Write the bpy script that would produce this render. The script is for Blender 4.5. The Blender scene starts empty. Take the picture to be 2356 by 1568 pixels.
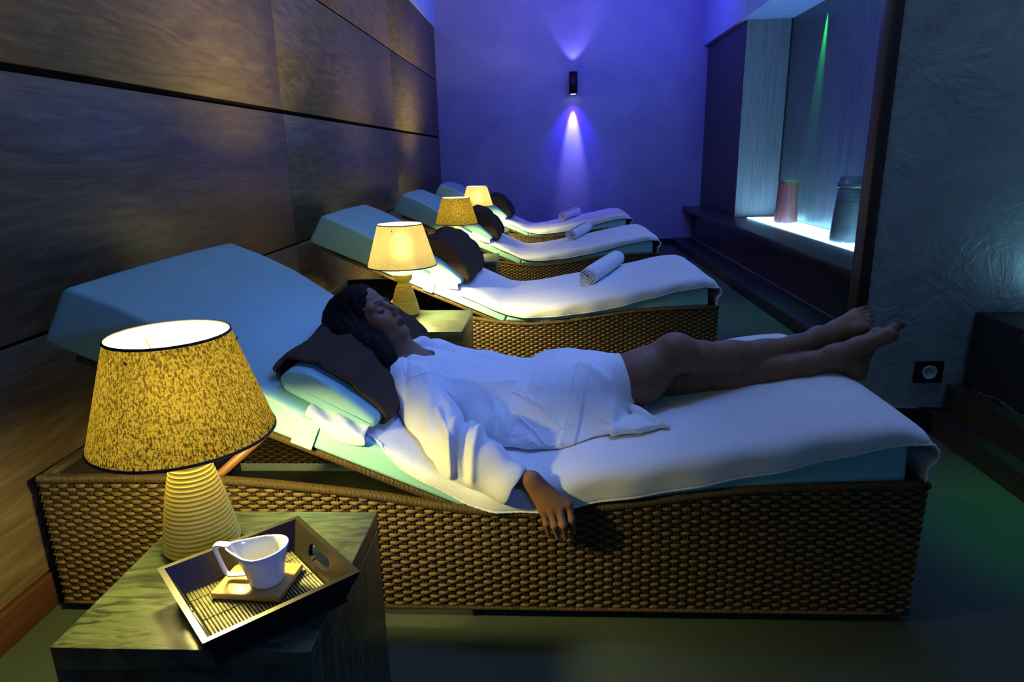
import bpy, bmesh, math, random
import numpy as np
from mathutils import Vector, Matrix
random.seed(7); rng = np.random.default_rng(7)
SC = bpy.context.scene
COL = SC.collection

# ------------------------------------------------------------------ camera
F_PX = 1526.0; CX, CY = 1178.0, 784.0; CAM_Z = 1.12
_y = np.array([1257 - CX, 356 - CY, F_PX]); _y = _y / np.linalg.norm(_y)          # world +Y seen from the camera
_d = np.array([122.0, -(F_PX ** 2 + (1257 - CX) * 122.0) / (356 - CY), F_PX]); _d = _d / np.linalg.norm(_d)
_z = -_d; _x = np.cross(_y, _z)
ROT = np.array([_x, _y, _z])                                                       # camera (right, down, forward) -> world
cam_data = bpy.data.cameras.new('camera'); cam = bpy.data.objects.new('camera', cam_data); COL.objects.link(cam)
cam_data.sensor_width = 36.0; cam_data.lens = F_PX / 2356 * 36.0; cam_data.clip_start = 0.05; cam_data.clip_end = 60
m = Matrix.Identity(4)
for i in range(3):
    m[i][0] = ROT[i][0]; m[i][1] = -ROT[i][1]; m[i][2] = -ROT[i][2]
m[2][3] = CAM_Z
cam.matrix_world = m
SC.camera = cam

# ------------------------------------------------------------------ world, exposure
w = bpy.data.worlds.new('World'); SC.world = w; w.use_nodes = True
w.node_tree.nodes['Background'].inputs[0].default_value = (0.06, 0.10, 0.22, 1)
w.node_tree.nodes['Background'].inputs[1].default_value = 0.02
SC.view_settings.view_transform = 'Standard'; SC.view_settings.look = 'None'
SC.view_settings.exposure = 0.0; SC.view_settings.gamma = 1.0; SC.view_settings.use_curve_mapping = False
SC.cycles.use_denoising = True
SC.cycles.max_bounces = 7; SC.cycles.transmission_bounces = 5
SC.cycles.sample_clamp_indirect = 4.0

# ------------------------------------------------------------------ large lights
def light(name, kind, loc, energy, color, target=None, **kw):
    d = bpy.data.lights.new(name, kind); o = bpy.data.objects.new(name, d); COL.objects.link(o)
    o.location = loc; d.energy = energy; d.color = color
    if target is not None:
        v = Vector(target) - Vector(loc); o.rotation_euler = v.to_track_quat('-Z', 'Y').to_euler()
    for k, v in kw.items(): setattr(d, k, v)
    return o
# blue ceiling washes over the loungers and along the far wall (recessed fittings above the frame)
light('ceiling_wash', 'AREA', (0.75, 2.6, 3.05), 26, (0.08, 0.27, 1.0), (0.6, 2.3, 0), shape='RECTANGLE', size=1.0, size_y=1.6)
light('ceiling_wash', 'AREA', (0.8, 5.2, 3.05), 20, (0.12, 0.22, 1.0), (0.6, 5.2, 0), shape='RECTANGLE', size=1.0, size_y=2.6)
light('ceiling_spot', 'SPOT', (0.05, 1.95, 3.05), 140, (0.13, 0.27, 1.0), (-0.22, 1.86, 0.45), spot_size=0.62, spot_blend=1.0, shadow_soft_size=0.10)
light('ceiling_spot', 'SPOT', (0.05, 3.80, 3.05), 80, (0.13, 0.27, 1.0), (-0.18, 3.72, 0.45), spot_size=0.60, spot_blend=1.0, shadow_soft_size=0.10)
light('rear_fill', 'AREA', (0.9, -1.45, 1.9), 6.5, (0.12, 0.45, 0.85), (0.7, 2.0, 0.6), shape='RECTANGLE', size=1.2, size_y=0.5)  # fill added behind the camera to lift the near-facing cushion sides
light('upper_blue_point', 'POINT', (1.1, 5.0, 2.30), 22, (0.10, 0.24, 1.0), shadow_soft_size=0.06)  # unseen point source, added for the blue on soffit and upper walls
light('wall_wash', 'AREA', (0.5, 7.2, 3.1), 36, (0.07, 0.05, 1.0), (0.5, 8.6, 1.9), shape='RECTANGLE', size=2.6, size_y=0.4)
light('wall_lamp_light', 'SPOT', (1.0, -0.55, 1.32), 42, (0.08, 0.16, 1.0), (-0.95, 1.55, 0.62), spot_size=0.75, spot_blend=1.0, shadow_soft_size=0.05)
# green ceiling spots grazing the floor along the dark plinth
light('green_spot', 'SPOT', (1.40, 1.75, 2.95), 130, (0.02, 1.0, 0.16), (1.58, 1.85, 0), spot_size=0.40, spot_blend=1.0, shadow_soft_size=0.04)
light('green_spot', 'SPOT', (1.30, 4.7, 2.95), 60, (0.02, 1.0, 0.22), (1.42, 4.6, 0), spot_size=0.42, spot_blend=1.0, shadow_soft_size=0.04)
# cyan up-light standing on the bench, out of the frame, washing the plaster
light('cyan_uplight', 'SPOT', (2.06, 2.36, 0.60), 3.2, (0.30, 0.75, 1.0), (1.98, 2.62, 0.85), spot_size=2.4, spot_blend=1.0, shadow_soft_size=0.05)
light('plaster_wash', 'AREA', (1.9, 2.05, 3.05), 5.0, (0.50, 0.66, 0.80), (1.9, 2.62, 1.9), shape='RECTANGLE', size=0.8, size_y=0.3)
light('floor_wash', 'SPOT', (2.1, 1.0, 2.9), 14.0, (0.12, 0.35, 0.8), (1.25, 1.0, 0), spot_size=0.6, spot_blend=1.0, shadow_soft_size=0.05)

# ------------------------------------------------------------------ helpers: materials
def lin(r, g, b):
    f = lambda c: (c / 12.92) if c <= 0.04045 else ((c + 0.055) / 1.055) ** 2.4
    return (f(r), f(g), f(b), 1)
class NT:
    def __init__(s, name):
        s.m = bpy.data.materials.new(name); s.m.use_nodes = True; s.t = s.m.node_tree
        s.t.nodes.clear(); s.out = s.n('ShaderNodeOutputMaterial')
    def n(s, t, **kw):
        o = s.t.nodes.new(t)
        for k, v in kw.items():
            if hasattr(o, k): setattr(o, k, v)
        return o
    def l(s, a, b): s.t.links.new(a, b)
    def coords(s, scale=(1, 1, 1), kind='Object', rot=(0, 0, 0)):
        tc = s.n('ShaderNodeTexCoord'); mp = s.n('ShaderNodeMapping')
        mp.inputs['Scale'].default_value = scale; mp.inputs['Rotation'].default_value = rot
        s.l(tc.outputs[kind], mp.inputs['Vector']); return mp.outputs[0]
    def noise(s, v, scale, detail=4, rough=0.55, dist=0.0):
        o = s.n('ShaderNodeTexNoise'); o.inputs['Scale'].default_value = scale; o.inputs['Detail'].default_value = detail
        o.inputs['Roughness'].default_value = rough; o.inputs['Distortion'].default_value = dist; s.l(v, o.inputs['Vector']); return o.outputs[0]
    def ramp(s, v, stops):
        o = s.n('ShaderNodeValToRGB'); e = o.color_ramp.elements
        while len(e) < len(stops): e.new(0.5)
        for i, (p, c) in enumerate(stops): e[i].position = p; e[i].color = c if len(c) == 4 else (*c, 1)
        s.l(v, o.inputs[0]); return o.outputs[0]
    def bump(s, h, strength=0.3, dist=0.01, normal=None):
        o = s.n('ShaderNodeBump'); o.inputs['Strength'].default_value = strength; o.inputs['Distance'].default_value = dist
        s.l(h, o.inputs['Height'])
        if normal is not None: s.l(normal, o.inputs['Normal'])
        return o.outputs[0]
    def bsdf(s, color=(0.5, 0.5, 0.5, 1), rough=0.6, metal=0.0, spec=0.5, normal=None, emit=None, estr=0.0, sheen=0.0, coat=0.0):
        b = s.n('ShaderNodeBsdfPrincipled')
        if isinstance(color, tuple): b.inputs['Base Color'].default_value = color if len(color) == 4 else (*color, 1)
        else: s.l(color, b.inputs['Base Color'])
        if isinstance(rough, float): b.inputs['Roughness'].default_value = rough
        else: s.l(rough, b.inputs['Roughness'])
        b.inputs['Metallic'].default_value = metal; b.inputs['Specular IOR Level'].default_value = spec
        b.inputs['Sheen Weight'].default_value = sheen; b.inputs['Coat Weight'].default_value = coat
        if normal is not None: s.l(normal, b.inputs['Normal'])
        if emit is not None: b.inputs['Emission Color'].default_value = emit; b.inputs['Emission Strength'].default_value = estr
        s.l(b.outputs[0], s.out.inputs[0]); s.b = b; return s.m
def plain(name, color, rough=0.6, **kw):
    n = NT(name); return n.bsdf(color, rough, **kw)
M = {}
# left wall laminate: long flowing grain along the wall
n = NT('wood_laminate'); v = n.coords((3.0, 0.42, 3.4)); ds = n.noise(v, 1.1, 3, 0.5, 0.6)
ad = n.n('ShaderNodeVectorMath', operation='MULTIPLY_ADD'); n.l(ds, ad.inputs[0]); ad.inputs[1].default_value = (1.2, 0.6, 1.6); n.l(v, ad.inputs[2])
g = n.noise(ad.outputs[0], 11.0, 8, 0.66, 0.3); g2 = n.noise(n.coords((6, 2.0, 90)), 3.0, 5, 0.65)
mx = n.n('ShaderNodeMath', operation='MULTIPLY_ADD'); n.l(g2, mx.inputs[0]); mx.inputs[1].default_value = 0.34; n.l(g, mx.inputs[2])
c = n.ramp(mx.outputs[0], [(0.46, (0.082, 0.055, 0.028)), (0.66, (0.130, 0.088, 0.044)), (0.88, (0.21, 0.145, 0.075))])
M['laminate'] = n.bsdf(c, 0.42, spec=0.32, normal=n.bump(mx.outputs[0], 0.05, 0.001))
# niche cladding: fine vertical grain
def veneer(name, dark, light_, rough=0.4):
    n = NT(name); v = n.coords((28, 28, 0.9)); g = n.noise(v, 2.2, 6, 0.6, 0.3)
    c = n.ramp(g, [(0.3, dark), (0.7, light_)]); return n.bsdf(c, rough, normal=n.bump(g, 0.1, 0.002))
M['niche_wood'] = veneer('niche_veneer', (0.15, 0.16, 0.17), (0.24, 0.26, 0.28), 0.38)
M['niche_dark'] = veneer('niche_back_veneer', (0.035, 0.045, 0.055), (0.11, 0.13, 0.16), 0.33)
M['dark_wood'] = veneer('dark_stained_wood', (0.016, 0.011, 0.009), (0.040, 0.027, 0.020), 0.35)
M['post_wood'] = veneer('post_wood', (0.018, 0.010, 0.007), (0.050, 0.028, 0.018), 0.45)
# tinted lime plaster
n = NT('blue_wall_plaster'); v = n.coords((1, 1, 1)); a = n.noise(v, 1.6, 6, 0.6, 0.4); b2 = n.noise(v, 14, 4, 0.6)
c = n.ramp(a, [(0.3, (0.20, 0.20, 0.40)), (0.7, (0.30, 0.30, 0.52))]); M['plaster'] = n.bsdf(c, 0.55, normal=n.bump(b2, 0.15, 0.004))
n = NT('trowelled_plaster'); v = n.coords((1, 1, 1)); w1 = n.noise(v, 2.0, 5, 0.6, 0.9); w2 = n.ramp(n.noise(v, 3.6, 4, 0.62, 1.5), [(0.42, (0, 0, 0)), (0.60, (1, 1, 1))]); w3 = n.noise(n.coords((1, 1, 2.5)), 16, 3, 0.6, 0.8)
mm = n.n('ShaderNodeMath', operation='MULTIPLY_ADD'); n.l(w2, mm.inputs[0]); mm.inputs[1].default_value = 0.35; n.l(w1, mm.inputs[2])
m2 = n.n('ShaderNodeMath', operation='MULTIPLY_ADD'); n.l(w3, m2.inputs[0]); m2.inputs[1].default_value = 0.12; n.l(mm.outputs[0], m2.inputs[2])
c = n.ramp(w1, [(0.3, (0.20, 0.24, 0.25)), (0.7, (0.33, 0.37, 0.38))]); M['trowel'] = n.bsdf(c, 0.42, normal=n.bump(m2.outputs[0], 0.42, 0.020))
# floor: dark green-black carpet with small glints painted in as pale specks
n = NT('carpet_floor'); v = n.coords(); a = n.noise(v, 900, 2, 0.6); sp = n.n('ShaderNodeTexVoronoi'); sp.inputs['Scale'].default_value = 160; n.l(v, sp.inputs['Vector'])
pt = n.noise(v, 1.5, 3, 0.6)
c = n.ramp(a, [(0.35, (0.016, 0.026, 0.018)), (0.62, (0.045, 0.066, 0.036)), (0.76, (0.26, 0.32, 0.18))])
M['floor'] = n.bsdf(c, 0.75, normal=n.bump(a, 0.6, 0.003))
M['black'] = plain('black_plinth', (0.010, 0.010, 0.011), 0.5)
M['groove'] = plain('groove_backing', (0.006, 0.006, 0.006), 0.9, spec=0.0)
n = NT('baseboard_wood'); v = n.coords((4, 1, 30)); g = n.noise(v, 3, 5, 0.6); M['baseboard'] = n.bsdf(n.ramp(g, [(0.3, (0.035, 0.011, 0.006)), (0.7, (0.075, 0.024, 0.012))]), 0.5)
n = NT('beam_blue_light_tint'); a = n.noise(n.coords(), 5, 4, 0.6); M['beam'] = n.bsdf(n.ramp(a, [(0.3, (0.28, 0.38, 0.78)), (0.7, (0.36, 0.48, 0.90))]), 0.6)  # blue light on soffit and upper wall is put into this colour
M['ceiling'] = plain('ceiling_paint', (0.35, 0.35, 0.38), 0.8)
# upholstery, towelling, rattan, tables
n = NT('mint_vinyl'); v = n.coords(); a = n.noise(v, 6, 3, 0.5); b2 = n.noise(v, 260, 2, 0.5)
M['vinyl'] = n.bsdf(n.ramp(a, [(0.3, (0.22, 0.48, 0.49)), (0.7, (0.25, 0.53, 0.54))]), 0.5, normal=n.bump(b2, 0.06, 0.001))
def terry(name, c0, c1, big=0.35, sheen=0.2):
    n = NT(name); v = n.coords(); a = n.noise(v, 420, 2, 0.7); b3 = n.noise(v, 26, 4, 0.6, 0.5)
    mm = n.n('ShaderNodeMath', operation='MULTIPLY_ADD'); n.l(b3, mm.inputs[0]); mm.inputs[1].default_value = big; n.l(a, mm.inputs[2])
    return n.bsdf(n.ramp(a, [(0.3, c0), (0.7, c1)]), 0.95, spec=0.1, normal=n.bump(mm.outputs[0], 0.45, 0.004), sheen=sheen)
M['white_terry'] = terry('white_terry', (0.66, 0.67, 0.68), (0.84, 0.84, 0.83))
M['robe_terry'] = terry('robe_terry', (0.66, 0.67, 0.70), (0.83, 0.83, 0.84), 0.9)
M['brown_terry'] = terry('brown_terry', (0.030, 0.021, 0.014), (0.066, 0.047, 0.032), 0.35, 0.0)
n = NT('rattan'); v = n.coords((1, 1, 1)); a = n.noise(v, 60, 4, 0.6); b3 = n.noise(n.coords((12, 12, 300)), 4, 3, 0.6)
M['rattan'] = n.bsdf(n.ramp(a, [(0.3, (0.076, 0.046, 0.014)), (0.7, (0.145, 0.090, 0.027))]), 0.58, spec=0.3, normal=n.bump(b3, 0.25, 0.001))
n = NT('rattan_wrap'); wv = n.n('ShaderNodeTexWave'); wv.inputs['Scale'].default_value = 105; wv.inputs['Distortion'].default_value = 1.5; wv.inputs['Detail'].default_value = 2
n.l(n.coords(), wv.inputs['Vector']); c = n.ramp(wv.outputs[1], [(0.1, (0.04, 0.024, 0.009)), (0.7, (0.13, 0.082, 0.030))]); M['wrap'] = n.bsdf(c, 0.45, normal=n.bump(wv.outputs[1], 0.8, 0.003))
M['stake'] = plain('rattan_stake', (0.030, 0.018, 0.008), 0.6)
M['inner'] = plain('frame_dark', (0.020, 0.016, 0.012), 0.6)
n = NT('black_stained_oak'); v = n.coords((3.2, 16, 3)); dd = n.noise(v, 1.3, 3, 0.5, 1.2); a = n.noise(v, 3.0, 6, 0.6, 1.8)
M['oak'] = n.bsdf(n.ramp(a, [(0.38, (0.013, 0.016, 0.008)), (0.52, (0.045, 0.054, 0.026)), (0.75, (0.085, 0.095, 0.045))]), 0.33, normal=n.bump(a, 0.2, 0.002))
M['strut_wood'] = plain('strut_beech', (0.17, 0.07, 0.018), 0.5)
M['lacquer'] = plain('black_lacquer', (0.010, 0.008, 0.005), 0.34, spec=0.28)
n = NT('bamboo_slat'); v = n.coords((60, 60, 60)); a = n.noise(v, 1.2, 3, 0.6); M['bamboo'] = n.bsdf(n.ramp(a, [(0.3, (0.075, 0.070, 0.036)), (0.7, (0.20, 0.185, 0.09))]), 0.3)
n = NT('pale_wood'); v = n.coords((8, 60, 8)); a = n.noise(v, 2, 4, 0.6); M['coaster'] = n.bsdf(n.ramp(a, [(0.3, (0.42, 0.24, 0.07)), (0.7, (0.52, 0.31, 0.10))]), 0.35)
M['porcelain'] = plain('white_porcelain', (0.80, 0.80, 0.82), 0.12)
M['ceramic'] = plain('cream_ceramic', (0.97, 0.72, 0.11), 0.55)
M['bulb'] = plain('lit_bulb', (1, 0.9, 0.7, 1), 0.5, emit=(1, 0.86, 0.27, 1), estr=800.0)
M['bulb_bright'] = plain('lit_bulb_bright', (1, 0.9, 0.7, 1), 0.5, emit=(1, 0.86, 0.32, 1), estr=2300.0)
M['black_metal'] = plain('black_metal', (0.012, 0.012, 0.014), 0.4, metal=0.5)
M['trim_dark'] = plain('shade_trim', (0.020, 0.018, 0.022), 0.6)
M['brass'] = plain('fitting_metal', (0.5, 0.42, 0.25), 0.35, metal=1.0)
def cloth_shader(n, dcol, tcol, k_trans, k_fwd, fwd_rough=0.88, ior=1.35):
    """thin cloth: diffuse reflection, diffuse transmission and a broad forward lobe (brighter where the bulb stands behind it)"""
    d = n.n('ShaderNodeBsdfDiffuse'); t = n.n('ShaderNodeBsdfTranslucent'); f = n.n('ShaderNodeBsdfRefraction'); f.inputs['IOR'].default_value = ior; f.inputs['Roughness'].default_value = fwd_rough
    m1 = n.n('ShaderNodeMixShader'); m2_ = n.n('ShaderNodeMixShader'); m1.inputs[0].default_value = k_fwd; m2_.inputs[0].default_value = k_trans
    for sh, c_ in ((d, dcol), (t, tcol), (f, tcol)):
        if isinstance(c_, tuple): sh.inputs[0].default_value = c_
        else: n.l(c_, sh.inputs[0])
    n.l(t.outputs[0], m1.inputs[1]); n.l(f.outputs[0], m1.inputs[2]); n.l(d.outputs[0], m2_.inputs[1]); n.l(m1.outputs[0], m2_.inputs[2]); n.l(m2_.outputs[0], n.out.inputs[0]); return n.m
def shade(name, cd, cl, td, tl, sc, strength, lo, hi, fwd=.5, ior=1.35):
    n = NT(name); v = n.coords((1, 1, 0.38), rot=(0.30, 0.25, 0)); a = n.noise(v, sc, 2, 0.6, 0.2); b3 = n.noise(n.coords((1, 1, 2.2)), sc * 0.8, 2, 0.5, 0.2)
    mm = n.n('ShaderNodeMath', operation='MULTIPLY_ADD'); n.l(b3, mm.inputs[0]); mm.inputs[1].default_value = 0.45; n.l(a, mm.inputs[2])
    return cloth_shader(n, n.ramp(mm.outputs[0], [(lo, (*cd, 1)), (hi, (*cl, 1))]), n.ramp(mm.outputs[0], [(lo, (*td, 1)), (hi, (*tl, 1))]), strength, fwd, ior=ior)
M['shade_dark'] = shade('brown_fibre_shade', (0.04, 0.025, 0.008), (0.24, 0.16, 0.05), (0.020, 0.012, 0.003), (0.56, 0.44, 0.10), 330, 0.5, 0.62, 0.84, .5)
M['shade_light'] = shade('pale_linen_shade', (0.45, 0.36, 0.22), (0.62, 0.52, 0.36), (0.62, 0.50, 0.30), (0.90, 0.78, 0.54), 300, 0.80, 0.55, 0.88, .6, 1.16)
n = NT('shade_lining'); M['lining'] = cloth_shader(n, (.86, .84, .76, 1), (.75, .70, .58, 1), .20, .5)
n = NT('pale_shade_lining'); M['lining_pale'] = cloth_shader(n, (.86, .84, .76, 1), (.92, .88, .78, 1), .72, .65, ior=1.16)
M['terracotta'] = veneer('red_glazed_clay', (0.13, 0.040, 0.042), (0.25, 0.080, 0.080), 0.3)
n = NT('grey_glazed_clay'); a = n.noise(n.coords((2, 2, 40)), 3, 4, 0.6); M['grey_clay'] = n.bsdf(n.ramp(a, [(0.3, (0.035, 0.05, 0.05)), (0.7, (0.075, 0.10, 0.10))]), 0.35)
n = NT('light_panel_glass'); n.bsdf((0.8, 0.9, 1.0, 1), 0.4, emit=(0.30, 0.66, 1.0, 1), estr=10.0); M['panel'] = n.m
M['socket_white'] = plain('socket_insert', (0.45, 0.55, 0.6), 0.3)
M['stain'] = plain('salt_stain', (0.20, 0.15, 0.17), 0.9)
M['violet_lens'] = plain('sconce_lens', (0.8, 0.8, 1, 1), 0.3, emit=(0.55, 0.5, 1, 1), estr=12.0)

# ------------------------------------------------------------------ helpers: meshes
def mesh_obj(name, verts, faces, mat, parent=None, smooth=False, loc=None):
    me = bpy.data.meshes.new(name); me.from_pydata([tuple(map(float, p)) for p in verts], [], [tuple(f) for f in faces]); me.update()
    if smooth: me.polygons.foreach_set('use_smooth', [True] * len(me.polygons))
    if mat is not None: me.materials.append(mat)
    o = bpy.data.objects.new(name, me); COL.objects.link(o)
    if parent is not None: o.parent = parent
    if loc is not None: o.location = loc
    return o
class MB:
    """collects shapes into ONE mesh"""
    def __init__(s): s.v = []; s.f = []
    def add(s, vs, fs):
        k = len(s.v); s.v += [tuple(map(float, p)) for p in vs]; s.f += [tuple(i + k for i in f) for f in fs]; return s
    def box(s, x0, x1, y0, y1, z0, z1):
        vs = [(x, y, z) for x in (x0, x1) for y in (y0, y1) for z in (z0, z1)]
        return s.add(vs, [(0, 1, 3, 2), (4, 6, 7, 5), (0, 4, 5, 1), (2, 3, 7, 6), (0, 2, 6, 4), (1, 5, 7, 3)])
    def obox(s, c, ax, h):
        """box with centre c, axes ax (three unit vectors), half sizes h"""
        c = np.array(c, float); A = [np.array(a, float) for a in ax]
        vs = [c + sx * h[0] * A[0] + sy * h[1] * A[1] + sz * h[2] * A[2] for sx in (-1, 1) for sy in (-1, 1) for sz in (-1, 1)]
        return s.add(vs, [(0, 1, 3, 2), (4, 6, 7, 5), (0, 4, 5, 1), (2, 3, 7, 6), (0, 2, 6, 4), (1, 5, 7, 3)])
    def lathe(s, prof, seg=40, c=(0, 0, 0), cap0=True, cap1=True):
        vs = []; fs = []
        for r, z in prof:
            for k in range(seg):
                a = 2 * math.pi * k / seg; vs.append((c[0] + r * math.cos(a), c[1] + r * math.sin(a), c[2] + z))
        for i in range(len(prof) - 1):
            for k in range(seg):
                k2 = (k + 1) % seg; fs.append((i * seg + k, i * seg + k2, (i + 1) * seg + k2, (i + 1) * seg + k))
        if cap0: fs.append(tuple(reversed(range(seg))))
        if cap1: fs.append(tuple(range((len(prof) - 1) * seg, len(prof) * seg)))
        return s.add(vs, fs)
    def tube(s, pts, r, seg=10, caps=True):
        pts = [np.array(p, float) for p in pts]; vs = []; fs = []; up = np.array([0.13, 0.21, 0.97])
        n_ = len(pts); R = r if hasattr(r, '__len__') else [r] * n_
        for i, p in enumerate(pts):
            t = pts[min(i + 1, n_ - 1)] - pts[max(i - 1, 0)]; t = t / (np.linalg.norm(t) + 1e-9)
            a = np.cross(t, up); a /= np.linalg.norm(a) + 1e-9; b = np.cross(a, t)
            for k in range(seg):
                th = 2 * math.pi * k / seg; vs.append(p + R[i] * (math.cos(th) * a + math.sin(th) * b))
        for i in range(n_ - 1):
            for k in range(seg):
                k2 = (k + 1) % seg; fs.append((i * seg + k, (i + 1) * seg + k, (i + 1) * seg + k2, i * seg + k2))
        if caps: fs.append(tuple(range(seg))); fs.append(tuple(reversed(range((n_ - 1) * seg, n_ * seg))))
        return s.add(vs, fs)
    def build(s, name, mat, parent=None, smooth=False, loc=None):
        return mesh_obj(name, s.v, s.f, mat, parent, smooth, loc)
def bevel(o, w=0.003, seg=2, angle=0.6):
    b = o.modifiers.new('bevel', 'BEVEL'); b.width = w; b.segments = seg; b.limit_method = 'ANGLE'; b.angle_limit = angle; b.harden_normals = False
    o.data.polygons.foreach_set('use_smooth', [True] * len(o.data.polygons)); return o
def subsurf(o, lv=2):
    b = o.modifiers.new('subd', 'SUBSURF'); b.levels = lv; b.render_levels = lv; return o
def solid(o, t, off=-1):
    b = o.modifiers.new('solid', 'SOLIDIFY'); b.thickness = t; b.offset = off; return o
def empty(name, loc, label, cat, group=None, rz=0.0):
    o = bpy.data.objects.new(name, None); COL.objects.link(o); o.location = loc; o.rotation_euler = (0, 0, rz); o.empty_display_size = 0.1
    o['label'] = label; o['category'] = cat
    if group: o['group'] = group
    return o
def tag(o, label, cat, group=None):
    o['label'] = label; o['category'] = cat
    if group: o['group'] = group
    return o
def struct(o): o['kind'] = 'structure'; return o
def copy_tree(o, parent=None):
    c = o.copy(); COL.objects.link(c)
    if parent is not None: c.parent = parent
    for ch in list(o.children): copy_tree(ch, c)
    return c
def W(px, py, y=None, x=None, z=None):
    """the point of the room that lies at a given x, y or z on the line of sight through (px, py)"""
    r = ROT @ np.array([px - CX, py - CY, F_PX]); c0 = np.array([0, 0, CAM_Z])
    if y is not None: t = y / r[1]
    elif x is not None: t = x / r[0]
    else: t = (z - CAM_Z) / r[2]
    return c0 + t * r
def grid_faces(nu, nv):
    return [(i * nv + j, (i + 1) * nv + j, (i + 1) * nv + j + 1, i * nv + j + 1) for i in range(nu - 1) for j in range(nv - 1)]
# ================================================================== the room
XL, YB, ZC = -1.31, 8.45, 3.15
struct(MB().box(-1.45, 2.6, -1.6, 8.6, -0.1, 0).build('floor', M['floor']))
struct(MB().box(-1.6, 2.7, -1.7, 8.8, ZC, ZC + 0.1).build('ceiling', M['ceiling']))
struct(MB().box(-1.45, 2.7, YB, YB + 0.12, 0, ZC).build('wall_back', M['plaster']))
struct(MB().box(-1.45, 2.7, -1.7, -1.6, 0, ZC).build('wall_front', M['plaster']))
# wood-clad left wall: panels with shadow gaps over a dark backing
struct(MB().box(XL - 0.14, XL - 0.014, -1.6, YB, 0, ZC).build('wall_left', M['groove']))
mb = MB(); rows = [(0.10, 0.694), (0.704, 1.344), (1.366, 2.000), (2.012, 2.575)]
cols = [-1.6, 0.876, 3.43, 5.98, YB]
for z0, z1 in rows:
    for i in range(4):
        g0, g1 = (0.002, 0.002)
        mb.box(XL - 0.016, XL, cols[i] + g0, cols[i + 1] - g1 - (0.004 if i == 1 else 0), z0, z1)
pw = struct(bevel(mb.build('trim_1', M['laminate']), 0.0012, 1))
struct(MB().box(XL - 0.014, XL + 0.018, -1.6, YB, 2.590, ZC).build('wall_left_upper', M['beam'])).name = 'trim_2'
struct(bevel(MB().box(XL - 0.015, XL + 0.010, -1.6, YB, 0, 0.094).build('baseboard_left', M['baseboard']), 0.002))
struct(MB().box(XL, 1.80, YB - 0.012, YB, 0, 0.075).build('baseboard_back', M['black']))
# right side: low wall behind a black plinth, ledge, niche
struct(MB().box(1.80, 2.7, 2.70, YB, 0.0, 0.425).build('wall_right', M['dark_wood']))
struct(bevel(MB().box(1.56, 1.80, 2.71, YB - 0.012, 0, 0.09).build('baseboard_right', M['black']), 0.003))
MBs = MB(); MBs.box(1.792, 1.80, 2.71, YB - 0.02, 0.088, 0.096)
struct(MBs.build('trim_3', M['stain']))
struct(bevel(MB().box(1.675, 2.34, 2.70, YB, 0.425, 0.475).build('trim_4', M['dark_wood']), 0.003))
struct(MB().box(1.89, 2.5, 6.92, YB, 0.475, 2.30).build('trim_5', M['dark_wood']))               # dark pier left of the niche
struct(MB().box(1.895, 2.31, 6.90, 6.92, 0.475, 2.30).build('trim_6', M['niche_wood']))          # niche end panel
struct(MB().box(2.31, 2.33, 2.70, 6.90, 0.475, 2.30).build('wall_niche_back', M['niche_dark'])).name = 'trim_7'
struct(MB().box(2.300, 2.311, 6.885, 6.90, 0.475, 2.30).build('trim_8', M['black']))
struct(MB().box(2.33, 2.45, 2.60, 6.92, 0, ZC).build('wall_right_outer', M['dark_wood'])).name = 'wall_right_outer'
struct(MB().box(1.84, 2.45, 2.72, YB, 2.30, ZC).build('trim_9', M['beam']))                    # header beam over the niche
# partition with trowelled plaster, dark corner post, skirting
struct(MB().box(1.25, 2.6, 2.62, 2.69, 0.0, ZC).build('wall_partition', M['trowel']))
struct(bevel(MB().box(1.212, 1.256, 2.612, 2.69, 0.0, ZC).build('trim_10', M['post_wood']), 0.004))
struct(MB().box(1.256, 1.60, 2.605, 2.62, 0.0, 0.094).build('baseboard_partition', M['black']))
struct(MB().box(1.30, 1.50, 2.603, 2.6195, 0.094, 0.099).build('trim_11', M['stain']))
struct(MB().box(2.5, 2.6, -1.6, 2.62, 0, ZC).build('wall_right_front', M['plaster']))
# bench block at the right edge, on its plinth
bl = MB().box(1.66, 2.498, 0.2, 2.60, 0.0, 0.497).build('stone_bench', M['black'])
tag(bl, 'dark built-in stone bench against the plaster wall at the right edge', 'bench')
bevel(bl, 0.004)
MB().box(1.60, 1.66, 0.2, 2.60, 0.0, 0.20).build('plinth', M['dark_wood'], bl)
mb = MB()
for k in range(90):
    y = 1.95 + 0.0065 * k; zz = 0.206 + .007 * math.sin(k * .21) + random.uniform(-.004, .004)
    mb.obox((1.6595, y, zz), [(1, 0, 0), (0, 1, 0), (0, 0, 1)], (0.0008, random.uniform(.004, .012), random.uniform(.0008, .0032)))
mb.build('salt_bloom', M['stain'], bl)
struct(MB().box(1.54, 1.60, 0.2, 2.60, 0, 0.088).build('baseboard_bench', M['black']))
# glowing panels let into the ledge
for y0, y1, nm in ((4.93, 6.78, 'far pane, under the red-brown vase'), (2.76, 4.90, 'near pane, under the grey lidded vase')):
    p = bevel(MB().box(1.985, 2.295, y0, y1, 0.4755, 0.481).build('light_panel', M['panel']), 0.001)
    tag(p, 'glowing white glass panel in the niche ledge, ' + nm, 'light panel', 'glowing panes in the niche ledge')
light('niche_spot', 'SPOT', (2.285, 6.06, 2.28), 330, (0.03, 1.0, 0.10), (2.335, 6.22, 0.7), spot_size=0.36, spot_blend=1.0, shadow_soft_size=0.01)
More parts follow.
